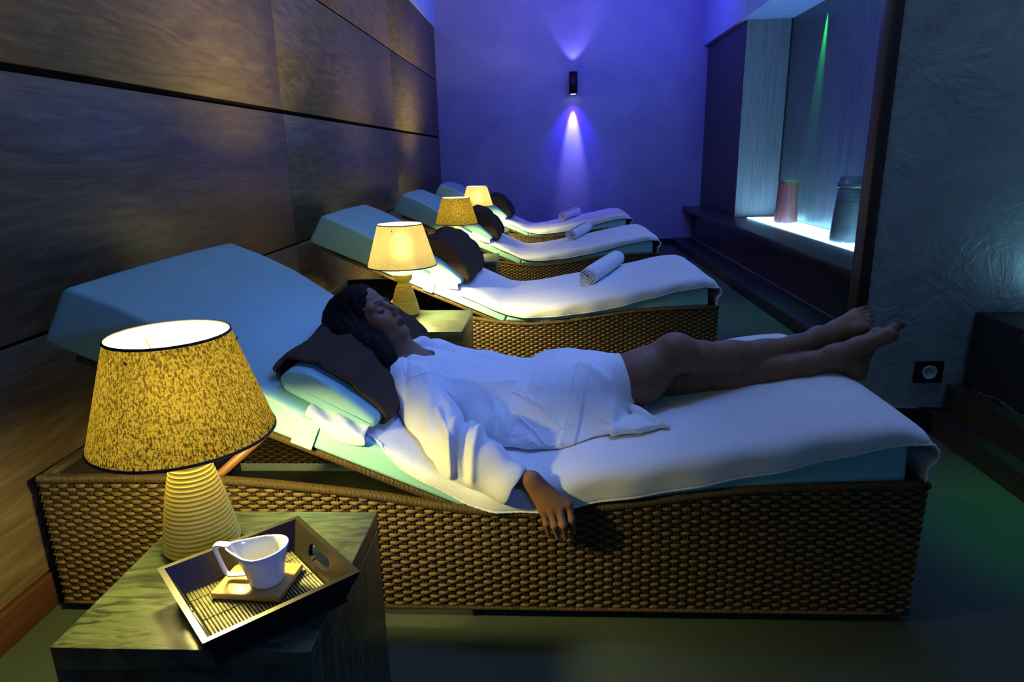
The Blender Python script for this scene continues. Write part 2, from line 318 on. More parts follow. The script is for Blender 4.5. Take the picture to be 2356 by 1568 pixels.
# vases
def vase(loc, prof, mat, label, lid=False):
    e = empty('vase', loc, label, 'vase')
    MB().lathe(prof, 48).build('body', mat, e, True)
    for a in (-2.2, -0.9, 0.6):
        mb = MB(); mb.lathe([(0.0005, -0.006), (0.007, -0.003), (0.008, 0.001), (0.005, 0.006), (0.0005, 0.008)], 12, (0.097 * math.cos(a) * prof[0][0] / 0.1, 0.097 * math.sin(a) * prof[0][0] / 0.1, 0.006))
        mb.build('stud', M['socket_white'], e, True)
    return e
vase((2.165, 6.22, 0.4815), [(0.100, 0), (0.101, 0.01), (0.096, 0.10), (0.090, 0.22), (0.086, 0.33), (0.085, 0.368), (0.080, 0.372), (0.074, 0.36), (0.078, 0.2), (0.085, 0.03)], M['terracotta'], 'red-brown tapering clay vase on the glowing niche ledge')
vv = vase((2.14, 4.86, 0.4815), [(0.124, 0), (0.125, 0.012), (0.118, 0.12), (0.106, 0.26), (0.097, 0.365), (0.090, 0.37), (0.085, 0.30)], M['grey_clay'], 'dark grey tall clay vase with lid, half hidden by the post')
MB().lathe([(0.05, 0.372), (0.101, 0.372), (0.103, 0.378), (0.102, 0.408), (0.094, 0.412), (0.094, 0.440), (0.088, 0.445), (0.03, 0.446)], 48).build('lid', M['grey_clay'], vv, True)
# wall socket
so = empty('wall_socket', (1.527, 2.62, 0.248), 'black square wall socket with pale round insert, low on the plaster', 'socket')
bevel(MB().box(-0.055, 0.055, -0.012, 0.0, -0.045, 0.045).build('face_plate', M['black_metal'], so), 0.002)
sk = MB().lathe([(0.0275, -0.001), (0.029, 0.004), (0.025, 0.005), (0.022, 0.0012), (0.0005, 0.0008)], 32, cap0=False).build('outlet_insert', M['socket_white'], so, True); sk.rotation_euler = (math.pi / 2, 0, 0); sk.location = (0, -0.0125, 0)
for px_, pz_ in ((-0.009, 0), (0.009, 0), (0, 0.010)):
    mb = MB(); mb.tube([(px_, 0.006, pz_), (px_, -0.014 if pz_ else -0.009, pz_)], 0.0026, 10)
    pin = mb.build('contact', M['black_metal'], so); pin.location = (0, -0.006, 0)
# up-and-down wall light on the far wall
sc_ = empty('wall_sconce', (0.322, YB, 1.925), 'black cylindrical up-and-down light on the blue wall', 'wall light')
cyl = MB().lathe([(0.040, -0.118), (0.050, -0.124), (0.0505, 0.124), (0.040, 0.118)], 40).build('housing', M['black_metal'], sc_, True); cyl.location = (0, -0.10, 0)
MB().box(-0.018, 0.018, -0.055, 0, -0.05, 0.05).build('bracket', M['black_metal'], sc_)
ln = MB().lathe([(0.0005, -0.1215), (0.034, -0.1225)], 24, cap0=False, cap1=True).build('lens', M['violet_lens'], sc_, True); ln.location = (0, -0.10, 0)
SX, SY = 0.322, YB - 0.10
light('sconce_down', 'SPOT', (SX, YB - 0.075, 1.79), 210, (0.42, 0.38, 1.0), (SX, YB + 0.010, 1.25), spot_size=0.50, spot_blend=0.9, shadow_soft_size=0.012)
light('sconce_down', 'SPOT', (SX, SY, 1.79), 85, (0.06, 0.02, 1.0), (SX, YB - 0.10, 0.0), spot_size=1.5, spot_blend=1.0, shadow_soft_size=0.02)
light('sconce_up', 'SPOT', (SX, SY, 2.06), 16, (0.30, 0.26, 1.0), (SX, YB - 0.08, 3.0), spot_size=1.3, spot_blend=0.5, shadow_soft_size=0.012)
# ================================================================== loungers (local frame: x along, y 0 = near side, z up)
LW = 0.83; X0, X1 = -1.255, 0.868
TH = math.radians(23.65); CU, SU = math.cos(TH), math.sin(TH); VX, VZ = -0.20, 0.300
def back_pt(s, n): return (VX - CU * s + SU * n, VZ + SU * s + CU * n)
RIM = [(-1.26, .381), (-0.9, .383), (-0.75, .376), (-0.42, .340), (-0.25, .312), (-0.12, .298), (0.05, .304), (0.25, .330), (0.45, .358), (0.7, .371), (0.88, .376)]
def smooth_interp(tab, x):
    xs = np.array([p[0] for p in tab]); ys = np.array([p[1] for p in tab])
    h = np.diff(xs); d = np.diff(ys) / h; mm_ = np.concatenate([[d[0]], (d[:-1] + d[1:]) / 2, [d[-1]]])
    x = np.clip(x, xs[0], xs[-1]); i = np.clip(np.searchsorted(xs, x) - 1, 0, len(h) - 1); t = (x - xs[i]) / h[i]
    return ((2*t**3 - 3*t**2 + 1) * ys[i] + (t**3 - 2*t**2 + t) * h[i] * mm_[i] + (-2*t**3 + 3*t**2) * ys[i+1] + (t**3 - t**2) * h[i] * mm_[i+1])
def rimz(x): return smooth_interp(RIM, np.asarray(x, float))
# --- woven panel: every strand is a bulging ribbon passing over and under the stakes
def weave(mb, st, p0, dirv, nrm, length, top, z0=0.032):
    per = 0.0455; rh = 0.0108; amp = 0.0042; nseg = int(length / per * 10); us = np.linspace(0, length, nseg + 1)
    tops = top(us); rows = int((0.40 - z0) / rh)
    dirv = np.array(dirv, float); nrm = np.array(nrm, float); p0 = np.array(p0, float); up = np.array([0, 0, 1.0])
    V = []; Fc = []
    for j in range(rows):
        zc = z0 + (j + 0.5) * rh; vis = tops > zc + 0.012
        if not vis.any(): continue
        ph = math.pi * (j % 2) + rng.uniform(-0.12, 0.12); sw = np.sin(2 * math.pi * us / per + ph)
        off = amp * np.tanh(2.2 * sw); fade = 0.5 + 0.5 * np.clip(sw * 1.4, -1, 1); hw = rh * (0.40 + 0.10 * fade)
        base = len(V); wob = rng.normal(0, 0.0004, len(us))
        for k, u in enumerate(us):
            P0 = p0 + dirv * u + up * (zc + wob[k])
            V.append(P0 + nrm * (off[k] - 0.0022) - up * hw[k]); V.append(P0 + nrm * (off[k] + 0.0014) - up * hw[k] * 0.45)
            V.append(P0 + nrm * (off[k] + 0.0014) + up * hw[k] * 0.45); V.append(P0 + nrm * (off[k] - 0.0022) + up * hw[k])
        for k in range(len(us) - 1):
            if vis[k] and vis[k + 1]:
                for q in range(3):
                    a = base + 4 * k + q; Fc.append((a, a + 4, a + 5, a + 1))
    mb.add(V, Fc)
    u = per / 4
    while u < length:
        t = float(np.interp(u, us, tops))
        for du in (-0.0035, 0.0035):
            c = p0 + dirv * (u + du) + up * (z0 + t - 0.01) / 2; st.obox(c, (dirv, nrm, up), (0.0026, 0.0016, (t - 0.01 - z0) / 2))
        u += per / 2
def make_lounger():
    L = empty('spa_lounger', (0, 0, 0), 'x', 'lounger', 'woven loungers in a row')
    wv_, st = MB(), MB()
    weave(wv_, st, (X0, 0, 0), (1, 0, 0), (0, -1, 0), X1 - X0, lambda u: rimz(X0 + u))
    weave(wv_, st, (X1, LW, 0), (-1, 0, 0), (0, 1, 0), X1 - X0, lambda u: rimz(X1 - u))
    weave(wv_, st, (X1, 0, 0), (0, 1, 0), (1, 0, 0), LW, lambda u: 0 * u + .376)
    weave(wv_, st, (X0, LW, 0), (0, -1, 0), (-1, 0, 0), LW, lambda u: 0 * u + .381)
    weave(wv_, st, (X0 + .03, LW - .032, 0), (1, 0, 0), (0, -1, 0), 1.15, lambda u: rimz(X0 + u))      # inner face seen through the open head end
    base = wv_.build('wicker_base', M['rattan'], L, True)
    st.build('stake_frame', M['stake'], base)
    # dark inner carcass: four walls and feet
    mb = MB(); xs = np.linspace(X0 + .008, X1 - .008, 40); t = 0.018
    for ya, yb in ((0.007, 0.007 + t), (LW - .007 - t, LW - .007)):
        vs = []; 
        for x in xs:
            z = float(rimz(x)) - .008; vs += [(x, ya, .03), (x, yb, .03), (x, yb, z), (x, ya, z)]
        fs = []
        for i in range(len(xs) - 1):
            for q in range(4): a = i * 4 + q; b = i * 4 + (q + 1) % 4; fs.append((a, b, b + 4, a + 4))
        mb.add(vs, fs)
    mb.box(X0 + .007, X0 + .025, .02, LW - .02, .03, .37); mb.box(X1 - .025, X1 - .007, .02, LW - .02, .03, .365)
    for x in (X0 + .05, -.2, X1 - .10):
        for y in (.03, LW - .08): mb.box(x, x + .05, y, y + .05, 0, .032)
    mb.build('carcass', M['inner'], base)
    # wrapped rim
    mb = MB(); pts = [(x, 0.002, float(rimz(x)) - .004) for x in np.linspace(X0, X1, 60)]
    pts += [(X1, y, .372) for y in np.linspace(.03, LW - .03, 8)] + [(x, LW - .002, float(rimz(x)) - .004) for x in np.linspace(X1, X0, 60)] + [(X0, y, .377) for y in np.linspace(LW - .03, .0, 8)]
    vs = []; fs = []
    for i, p in enumerate(pts):
        q0, q1 = np.array(pts[i - 1]), np.array(pts[(i + 1) % len(pts)]); tt = q1 - q0; tt[2] *= 0.3; tt /= np.linalg.norm(tt); sd = np.cross(tt, (0, 0, 1)); sd /= np.linalg.norm(sd); upv = np.cross(sd, tt)
        for k in range(10):
            a = 2 * math.pi * k / 10; vs.append(np.array(p) - sd * .004 + sd * .0135 * math.cos(a) + upv * .0115 * math.sin(a))
    nn_ = len(pts)
    for i in range(nn_):
        for k in range(10): k2 = (k + 1) % 10; j = (i + 1) % nn_; fs.append((i * 10 + k, i * 10 + k2, j * 10 + k2, j * 10 + k))
    mb.add(vs, fs); mb.tube([(x, -.004, .030) for x in np.linspace(X0, X1, 20)], .005, 8); mb.tube([(X1 + .004, y, .030) for y in np.linspace(0, LW, 10)], .005, 8)
    mb.build('wrapped_rim', M['wrap'], base, True)
    # raised back frame, wrapped edge, wooden strut, cross bars
    def slab(s0, s1, n0, n1, y0, y1):
        a = [back_pt(s0, n0), back_pt(s1, n0), back_pt(s1, n1), back_pt(s0, n1)]; b = MB()
        b.add([(p[0], y, p[1]) for y in (y0, y1) for p in a], [(0, 1, 2, 3), (7, 6, 5, 4), (0, 4, 5, 1), (1, 5, 6, 2), (2, 6, 7, 3), (3, 7, 4, 0)]); return b
    bf = bevel(slab(0.02, 0.985, -.020, -.003, 0.012, LW - .012).build('back_frame', M['wrap'], L), .005)
    for y in (.045, LW - .045):
        mb = MB(); mb.tube([(-1.06, y, .175), (-.99, y, .225), (back_pt(.52, -.03)[0] - .0, y, back_pt(.52, -.03)[1])], .011, 10)
        mb.build('support_strut', M['strut_wood'], L, True)
    for bb in ((-1.235, -.30, LW - .075, LW - .045, .175, .195), (-1.235, -.30, .045, .060, .155, .175), (-1.07, -1.05, .03, LW - .03, .165, .185)): MB().box(*bb).build('cross_bar', M['inner'], L)
    mb = MB(); xs = np.linspace(-.24, X1 - .03, 24); vs = []
    for x in xs: vs += [(x, .02, float(rimz(x)) - .012), (x, LW - .02, float(rimz(x)) - .012)]
    mb.add(vs, grid_faces(24, 2)); o = mb.build('seat_deck', M['inner'], L); solid(o, .015)
    # cushions: rounded prisms swept over y from a side profile
    def cushion(name, prof, y0=0.004, y1=LW - .004, r=0.022, crown=0.006):
        cxm = sum(p[0] for p in prof) / len(prof); czm = sum(p[1] for p in prof) / len(prof); vs = []; nv = len(prof)
        ri = min(r, .009); ys = [(y0, ri * 1.5), (y0 + .0006, ri * 1.2), (y0 + r * .12, ri * .62), (y0 + r * .4, ri * .18), (y0 + r, 0.0)] + [(y0 + r + (y1 - y0 - 2 * r) * k / 8, -crown * math.sin(math.pi * k / 8)) for k in range(1, 8)] + [(y1 - r, 0.0), (y1 - r * .4, ri * .18), (y1 - r * .12, ri * .62), (y1 - .0006, ri * 1.2), (y1, ri * 1.5)]
        P = np.array(prof); nx = []
        for i in range(nv):
            e0 = P[i] - P[i - 1]; e1 = P[(i + 1) % nv] - P[i]; e0 = e0 / np.linalg.norm(e0); e1 = e1 / np.linalg.norm(e1); q = np.array([e0[1] + e1[1], -(e0[0] + e1[0])]); nx.append(q / (np.linalg.norm(q) + 1e-9))
        ar = sum(P[i - 1][0] * P[i][1] - P[i][0] * P[i - 1][1] for i in range(nv)); sg = 1 if ar > 0 else -1
        for y, ins in ys:
            for i in range(nv): vs.append((P[i][0] - sg * nx[i][0] * ins, y, P[i][1] - sg * nx[i][1] * ins))
        fs = []
        for a in range(len(ys) - 1):
            for i in range(nv): j = (i + 1) % nv; fs.append((a * nv + i, a * nv + j, (a + 1) * nv + j, (a + 1) * nv + i))
        fs.append(tuple(range(nv))); fs.append(tuple(reversed(range((len(ys) - 1) * nv, len(ys) * nv))))
        o = mesh_obj(name, vs, fs, M['vinyl'], L, True); bm = bmesh.new(); bm.from_mesh(o.data); bmesh.ops.recalc_face_normals(bm, faces=bm.faces); bm.to_mesh(o.data); bm.free(); return o
    def rounded(poly, r=.016, n_=4):
        out = []; k = len(poly)
        for i in range(k):
            p, a, b = np.array(poly[i]), np.array(poly[i - 1]), np.array(poly[(i + 1) % k]); u = (a - p) / np.linalg.norm(a - p); v_ = (b - p) / np.linalg.norm(b - p)
            rr = min(r, .45 * np.linalg.norm(a - p), .45 * np.linalg.norm(b - p))
            for q in range(n_ + 1):
                t_ = q / n_; out.append(tuple((1 - t_) ** 2 * (p + u * rr) + 2 * t_ * (1 - t_) * p + t_ ** 2 * (p + v_ * rr)))
        return out
    nt = [(0.0, .058), (.15, .064), (.30, .070), (.45, .078), (.56, .098), (.68, .125), (.80, .147), (.92, .154), (1.045, .150)]
    poly = [back_pt(0.0, 0.0), back_pt(.5, 0.0), back_pt(1.062, 0.0)] + [back_pt(s, h) for s, h in reversed(nt)]
    bc = cushion('back_cushion', rounded(poly, .02), r=.020)
    low = [(x, float(rimz(x)) + .002) for x in (-.195, 0, .2, .4, .6, .822)]
    hi = [(.815, .508), (.70, .502), (.5, .462), (.3, .424), (.1, .388), (-.06, .362), (-.18, .352)]
    cushion('seat_cushion', rounded(low + hi, .014), r=.018)
    # neck pillow held by a strap over the back cushion
    pp = [back_pt(.275, .094), back_pt(.29, .080), back_pt(.40, .078), back_pt(.515, .092), back_pt(.535, .118), back_pt(.515, .148), back_pt(.47, .160), back_pt(.40, .148), back_pt(.32, .122), back_pt(.283, .110)]
    npil = cushion('neck_pillow', rounded(pp, .012), .045, LW - .045, .02, .004)
    mb = MB()
    for s0 in (.395,):
        path = [(.030 + .02, .079), (.004, .070), (-.001, .05), (-.001, .0)]
        vs = []
        for y, nn2 in path:
            for ss in (s0, s0 + .052): q = back_pt(ss, nn2); vs.append((q[0], y, q[1]))
        for side in (vs, [((p[0]), LW - p[1], p[2]) for p in vs]):
            st_ = MB().add(side, grid_faces(4, 2)).build('strap', M['vinyl'], npil); solid(st_, .003, 0)
    return L
def pad_top(x):
    """height of the lying surface (cushion top) at x, local"""
    tab = [(-1.09, .850), (-.92, .772), (-.80, .70), (-.68, .60), (-.54, .520), (-.44, .473), (-.35, .434), (-.27, .398), (-.20, .366), (-.14, .357), (-.06, .362), (.1, .388), (.3, .424), (.5, .462), (.70, .502), (.80, .509), (.83, .505)]
    return smooth_interp(tab, np.asarray(x, float))
lounger0 = make_lounger()
LXY = [(0.0, 1.42), (-0.02, 3.27), (-0.01, 5.12), (0.0, 6.98)]
LL = ['nearest woven lounger, with the woman in a white robe lying on it', 'second woven lounger from the camera, bare of people, behind the pale-shaded lamp', 'third woven lounger from the camera, behind the second lamp table', 'farthest woven lounger, against the blue wall']
loungers = []
for i, (x, y) in enumerate(LXY):
    o = lounger0 if i == 0 else copy_tree(lounger0)
    o.location = (x, y, 0); o['label'] = LL[i]; loungers.append(o)

# --- white towels spread over the cushions
def spread_towel(i, hem, x_start, label, seed, corner):
    """grid: u from the neck pillow down to the foot end and over it, v from the far edge to the hem hanging at the near side"""
    r = np.random.default_rng(seed); ox, oy = LXY[i]
    xs = np.concatenate([np.linspace(x_start, -.25, 26), np.linspace(-.24, .78, 64), [.80, .82, .838, .850]]); nflap = 8
    nu = len(xs) + nflap; nv = 44; V = []
    phs = r.uniform(0, 6.28, 12)
    for a in range(nu):
        fl = max(0, a - len(xs) + 1)
        x = xs[min(a, len(xs) - 1)]
        zt = float(pad_top(min(x, .8))) + .010 - (0 if x < .8 else (x - .8) * .35)
        if fl: x = .850 + .030 * math.sin(min(1, fl / 5) * math.pi * .9) ; zt = .4885 - .0135 * fl
        hz = float(np.interp(xs[min(a, len(xs) - 1)], [h[0] for h in hem], [h[1] for h in hem])); hy = float(np.interp(xs[min(a, len(xs) - 1)], [h[0] for h in hem], [h[2] for h in hem]))
        if fl: hz = zt - .001; 
        yf = LW - .004
        for b in range(nv):
            t = b / (nv - 1)
            # path in (y, z): flat across, rounding the near edge, then down to the hem
            ye = hy; top_len = yf - max(ye, .0); drop = max(0.0, zt - hz) if not fl else 0.0
            tot = top_len + drop; d = t * tot
            if d < top_len - .02 or drop < .004: y = yf - d; z = zt - (.004 if fl else 0)
            else:
                q = (d - (top_len - .02)) / (drop + .02 + 1e-6); y = max(ye, 0) + .02 - .030 * math.sin(min(1, q * 2.2) * math.pi / 2); z = zt - (drop) * q ** 1.25
            far = max(0, (t < .03)); z -= .006 * far
            zz = z + .0016 * math.sin(7 * x + phs[0] + 3 * y) * math.sin(11 * y + phs[1]) + .0012 * math.sin(23 * x + 9 * y + phs[2])
            zz += .0045 * math.exp(-((y - .55 - .10 * x) / .016) ** 2) * max(0, math.sin(5 * (x - .1))) * (1 if i == 0 else .4)
            zz += .0038 * math.exp(-((y - .42 - .16 * x) / .014) ** 2) * max(0, math.sin(4 * (x - .2))) * (1 if i == 0 else .4)
            if d > top_len and not fl: y += .004 * math.sin(38 * x + phs[3]) * min(1, (d - top_len) / .03)
            V.append((x + ox + (.003 * math.sin(9 * y + phs[4]) if fl else 0), y + oy, zz))
    o = mesh_obj('spread_towel', V, grid_faces(nu, nv), M['white_terry'], None, True)
    solid(o, .0055, 0); subsurf(o, 1)
    tag(o, label, 'towel', 'white towels spread on the loungers')
    # stitched selvedge along the hem
    hemline = [V[a * nv + nv - 1] for a in range(nu)]
    pts = []
    for p, q in zip(hemline[:-1], hemline[1:]):
        for k in range(3): pts.append(tuple(np.array(p) * (1 - k / 3) + np.array(q) * k / 3))
    rad = [.0036 + .0007 * math.sin(k * 2.1) for k in range(len(pts))]
    MB().tube(pts, rad, 6).build('hem', M['white_terry'], o, True)
    # corner lapping up beside the neck pillow
    if corner:
        mb = MB(); nu2, nv2 = 14, 10; V2 = []
        for a in range(nu2):
            s = .285 + .150 * a / (nu2 - 1)
            for b in range(nv2):
                t = b / (nv2 - 1); out = .031 * math.sin(math.pi * min(1, .12 + a / (nu2 - 1))) ** .6 * corner
                n_ = .078 - .004 * t + .006 * math.sin(9 * t + a * .9) * (1 - t); y = .07 - .076 * min(1, t / .62); dn = -out * max(0, (t - .55) / .45)
                q = back_pt(s + .006 * math.sin(5 * t), n_ + .010 + dn); V2.append((q[0] + ox, y + oy - .004 * (t > .5), q[1]))
        c = mesh_obj('folded_corner', V2, grid_faces(nu2, nv2), M['white_terry'], o, True); solid(c, .004, 0); subsurf(c, 1)
    return o
hem1 = [(-.44, .487, .045), (-.40, .465, .02), (-.35, .42, .0), (-.27, .372, 0), (-.20, .325, 0), (-.13, .303, 0), (-.03, .302, 0), (.05, .314, 0), (.18, .340, 0), (.30, .362, 0), (.45, .395, 0), (.6, .432, 0), (.72, .463, 0), (.80, .478, 0), (.83, .480, 0)]
hem2 = [(-.50, .505, .05), (-.42, .455, .0), (-.35, .42, .0), (-.25, .375, 0), (-.18, .345, 0), (-.10, .328, 0), (0., .330, 0), (.2, .350, 0), (.35, .378, 0), (.5, .415, 0), (.65, .455, 0), (.8, .475, 0), (.83, .47, 0)]
spread_towel(0, hem1, -.47, 'white towel spread under the lying woman', 3, 1.0)
spread_towel(1, hem2, -.52, 'white towel spread on the second lounger, nearest rolled towel on it', 5, .8)
spread_towel(2, [(a, b + .006, c) for a, b, c in hem2], -.52, 'white towel spread on the third lounger from the camera', 8, .9)
spread_towel(3, hem2, -.50, 'white towel spread on the farthest lounger, tinted blue by the wall light', 11, .5)

# --- dark towels folded over the neck pillows
def pillow_towel(i, label, roll, seed, s_in=None):
    r = np.random.default_rng(seed); ox, oy = LXY[i]
    if roll > .5:                                            # a thick lumpy bundle lying over the pillow
        P = np.array([(.548, .100), (.566, .140), (.562, .190), (.525, .228), (.46, .246), (.385, .236), (.315, .205), (.262, .160), (.232, .118), (.236, .088), (.265, .082), (.32, .118), (.40, .143), (.47, .155), (.52, .130)])
        P = np.concatenate([P, P[:1]]); L_ = np.concatenate([[0], np.cumsum(np.linalg.norm(np.diff(P, axis=0), axis=1))]); nu, ph = 60, r.uniform(0, 6.28, 8)
        ys = [.120, .120, .124, .134, .150] + list(np.linspace(.17, LW - .10, 30)) + [LW - .08, LW - .066, LW - .058, LW - .056]; sc = [.05, .55, .80, .92, .98] + [1.0] * 30 + [.97, .90, .75, .05]; V = []
        for b, (y, k0) in enumerate(zip(ys, sc)):
            v_ = b / len(ys)
            for a in range(nu):
                t = a / nu * L_[-1]; s, n_ = np.interp(t, L_, P[:, 0]), np.interp(t, L_, P[:, 1]); tt = a / nu
                k = k0 * (1 + .06 * math.sin(7 * v_ + 6.283 * tt + ph[0]) + .05 * math.sin(12 * v_ + 6.283 * 2 * tt + ph[1]) + .035 * math.exp(-((tt - .33 - .06 * math.sin(5 * v_)) / .03) ** 2) - .10 * math.exp(-((tt - .42 - .05 * math.sin(5 * v_)) / .022) ** 2) - .07 * math.exp(-((tt - .24 + .05 * math.sin(6 * v_ + 1)) / .02) ** 2))
                s2, n2 = .405 + (s - .405) * k, .150 + (n_ - .150) * k; q = back_pt(s2, max(.081, n2)); V.append((q[0] + ox, y + oy + .014 * math.sin(6.283 * tt + ph[2]) * k0, q[1]))
        F = [(b * nu + a, b * nu + (a + 1) % nu, (b + 1) * nu + (a + 1) % nu, (b + 1) * nu + a) for b in range(len(ys) - 1) for a in range(nu)]; F += [tuple(range(nu)), tuple(reversed(range((len(ys) - 1) * nu, len(ys) * nu)))]
        o = mesh_obj('folded_towel', V, F, M['brown_terry'], None, True); subsurf(o, 1); tag(o, label, 'towel', 'dark brown towels over the neck pillows'); return o
    # path in (s, n) over the pillow, from behind it to a fold in front of it
    path = [(.560, .092), (.563, .125), (.548, .158), (.515, .176), (.47, .184), (.42, .178), (.36, .160), (.30, .138), (.262, .112), (.250, .090), (.262, .080)] if roll < .5 else \
           [(.545, .090), (.560, .13), (.56, .175), (.52, .215), (.46, .235), (.39, .232), (.31, .205), (.25, .16), (.215, .115), (.222, .086), (.25, .078)]
    P = np.array(path); L_ = np.concatenate([[0], np.cumsum(np.linalg.norm(np.diff(P, axis=0), axis=1))]); nu, nv = 44, 46; V = []
    ph = r.uniform(0, 6.28, 8)
    y0, y1 = (.075, LW - .03) if roll < .5 else (.10, LW - .05)
    for a in range(nu):
        t = a / (nu - 1) * L_[-1]; s = np.interp(t, L_, P[:, 0]); n_ = np.interp(t, L_, P[:, 1]); tt = a / (nu - 1)
        for b in range(nv):
            v_ = b / (nv - 1); ya = y0 + (.012 * math.sin(tt * 7 + ph[0]) + .018 * math.sin(tt * 3.2)) - (.03 if .05 < tt < .12 else 0); y = ya + (y1 - ya) * v_
            edge = min(v_, 1 - v_) * 14; bul = 1 - math.exp(-edge) * .55
            cs, cn = .41, .11; k = 1 + .055 * math.sin(9 * v_ + 4 * tt + ph[1]) * (1 - .5 * math.exp(-edge)) + .045 * math.sin(17 * tt + 3 * v_ + ph[2]); k *= (.90 + .10 * bul)
            s2 = cs + (s - cs) * k; n2 = max(.082, cn + (n_ - cn) * k)
            # ridge of the folded layer running across
            n2 += .009 * math.exp(-((tt - .36 - .05 * math.sin(3 * v_)) / .035) ** 2) + .007 * math.exp(-((tt - .62 + .04 * math.sin(4 * v_)) / .03) ** 2)
            if roll < .5 and .25 < tt < .75: n2 -= .018 * math.exp(-((v_ - .52) / .16) ** 2)
            q = back_pt(s2, n2); V.append((q[0] + ox, y + oy, q[1]))
    o = mesh_obj('folded_towel', V, grid_faces(nu, nv), M['brown_terry'], None, True); solid(o, .012 if roll < .5 else .014, -1); subsurf(o, 1)
    tag(o, label, 'towel', 'dark brown towels over the neck pillows'); return o
pillow_towel(0, 'dark brown towel folded over the pillow under the woman\'s head', 0, 2)
pillow_towel(1, 'dark brown towel bundled over the pillow of the second lounger', 1, 4)
pillow_towel(2, 'dark brown towel over the pillow of the third lounger from the camera', 1, 6)
pillow_towel(3, 'dark brown towel over the pillow of the farthest lounger', 1, 9)

# --- rolled white towels
def rolled_towel(i, p0, p1, rad, label, seed, end_spiral=True):
    ph = np.random.default_rng(seed).uniform(0, 6.28, 4); p0, p1 = np.array(p0, float), np.array(p1, float); ax = p1 - p0; ln_ = np.linalg.norm(ax[:2]); ang = math.atan2(ax[1], ax[0])
    # spiral cross-section swept along local x
    turns = 3.4; n_ = 110; prof = []
    for k in range(n_):
        t = k / (n_ - 1); a = t * turns * 2 * math.pi + ph[0]; r_ = rad * (.14 + .86 * t) ; prof.append((r_ * math.cos(a) * 1.04, r_ * math.sin(a) * .94))
    xs = np.linspace(0, ln_, 14); V = []
    for a, x in enumerate(xs):
        sag = 1 + .05 * math.sin(5 * x / ln_ + ph[1])
        for k, (u, w_) in enumerate(prof):
            t = k / (n_ - 1); e = .012 * (1 - t) * (1 if a == 0 else 0) - .010 * (1 - t) * (1 if a == 13 else 0)
            V.append((x + e + .003 * math.sin(k * .35), u * sag, w_ * sag))
    o = mesh_obj('rolled_towel', V, grid_faces(14, n_), M['white_terry'], None, True); solid(o, rad * .15, 0)
    o.location = p0; slope = math.atan2(ax[2], ln_); o.rotation_euler = Matrix.Rotation(ang, 3, 'Z').to_4x4().to_3x3().to_euler()
    o.rotation_euler = (Matrix.Rotation(ang, 3, 'Z') @ Matrix.Rotation(-slope, 3, 'Y')).to_euler()
    tag(o, label, 'towel', 'rolled white towels'); return o
rolled_towel(1, (.215, 3.60, .472), (.42, 4.03, .515), .052, 'rolled white towel on the second lounger, largest of the three rolls', 1)
rolled_towel(2, (.205, 5.62, .466), (.37, 6.01, .500), .048, 'rolled white towel on the third lounger, between the other two rolls', 5)
rolled_towel(3, (.170, 7.40, .462), (.355, 7.70, .498), .048, 'rolled white towel on the farthest lounger, smallest of the three rolls', 9)
# ================================================================== side tables
def make_table(solid_front=True):
    e = empty('side_table', (0, 0, 0), 'x', 'side table', 'black oak side tables between the loungers')
    T = .040
    bevel(MB().box(0, .395, 0, .395, .43 - T, .43).build('table_top', M['oak'], e), .0015)
    bevel(MB().box(.395 - T, .395, 0, .395, 0, .43 - T).build('side_panel', M['oak'], e), .0015)
    bevel(MB().box(0, T, 0, .395, 0, .43 - T).build('side_panel', M['oak'], e), .0015)
    bevel(MB().box(T, .395 - T, .0, .02, .29, .43 - T).build('apron', M['oak'], e), .0015)
    return e
table0 = make_table()
TXY = [(-.744, .792), (-.745, 2.615), (-.745, 4.47), (-.765, 6.24)]
TL = ['nearest black side table, with the tray and cup on it', 'black side table carrying the pale-shaded lamp behind the woman\'s head', 'black side table between the second and third loungers', 'small black side table by the farthest lounger, mostly hidden']
for i, (x, y) in enumerate(TXY):
    o = table0 if i == 0 else copy_tree(table0); o.location = (x, y, 0); o['label'] = TL[i]
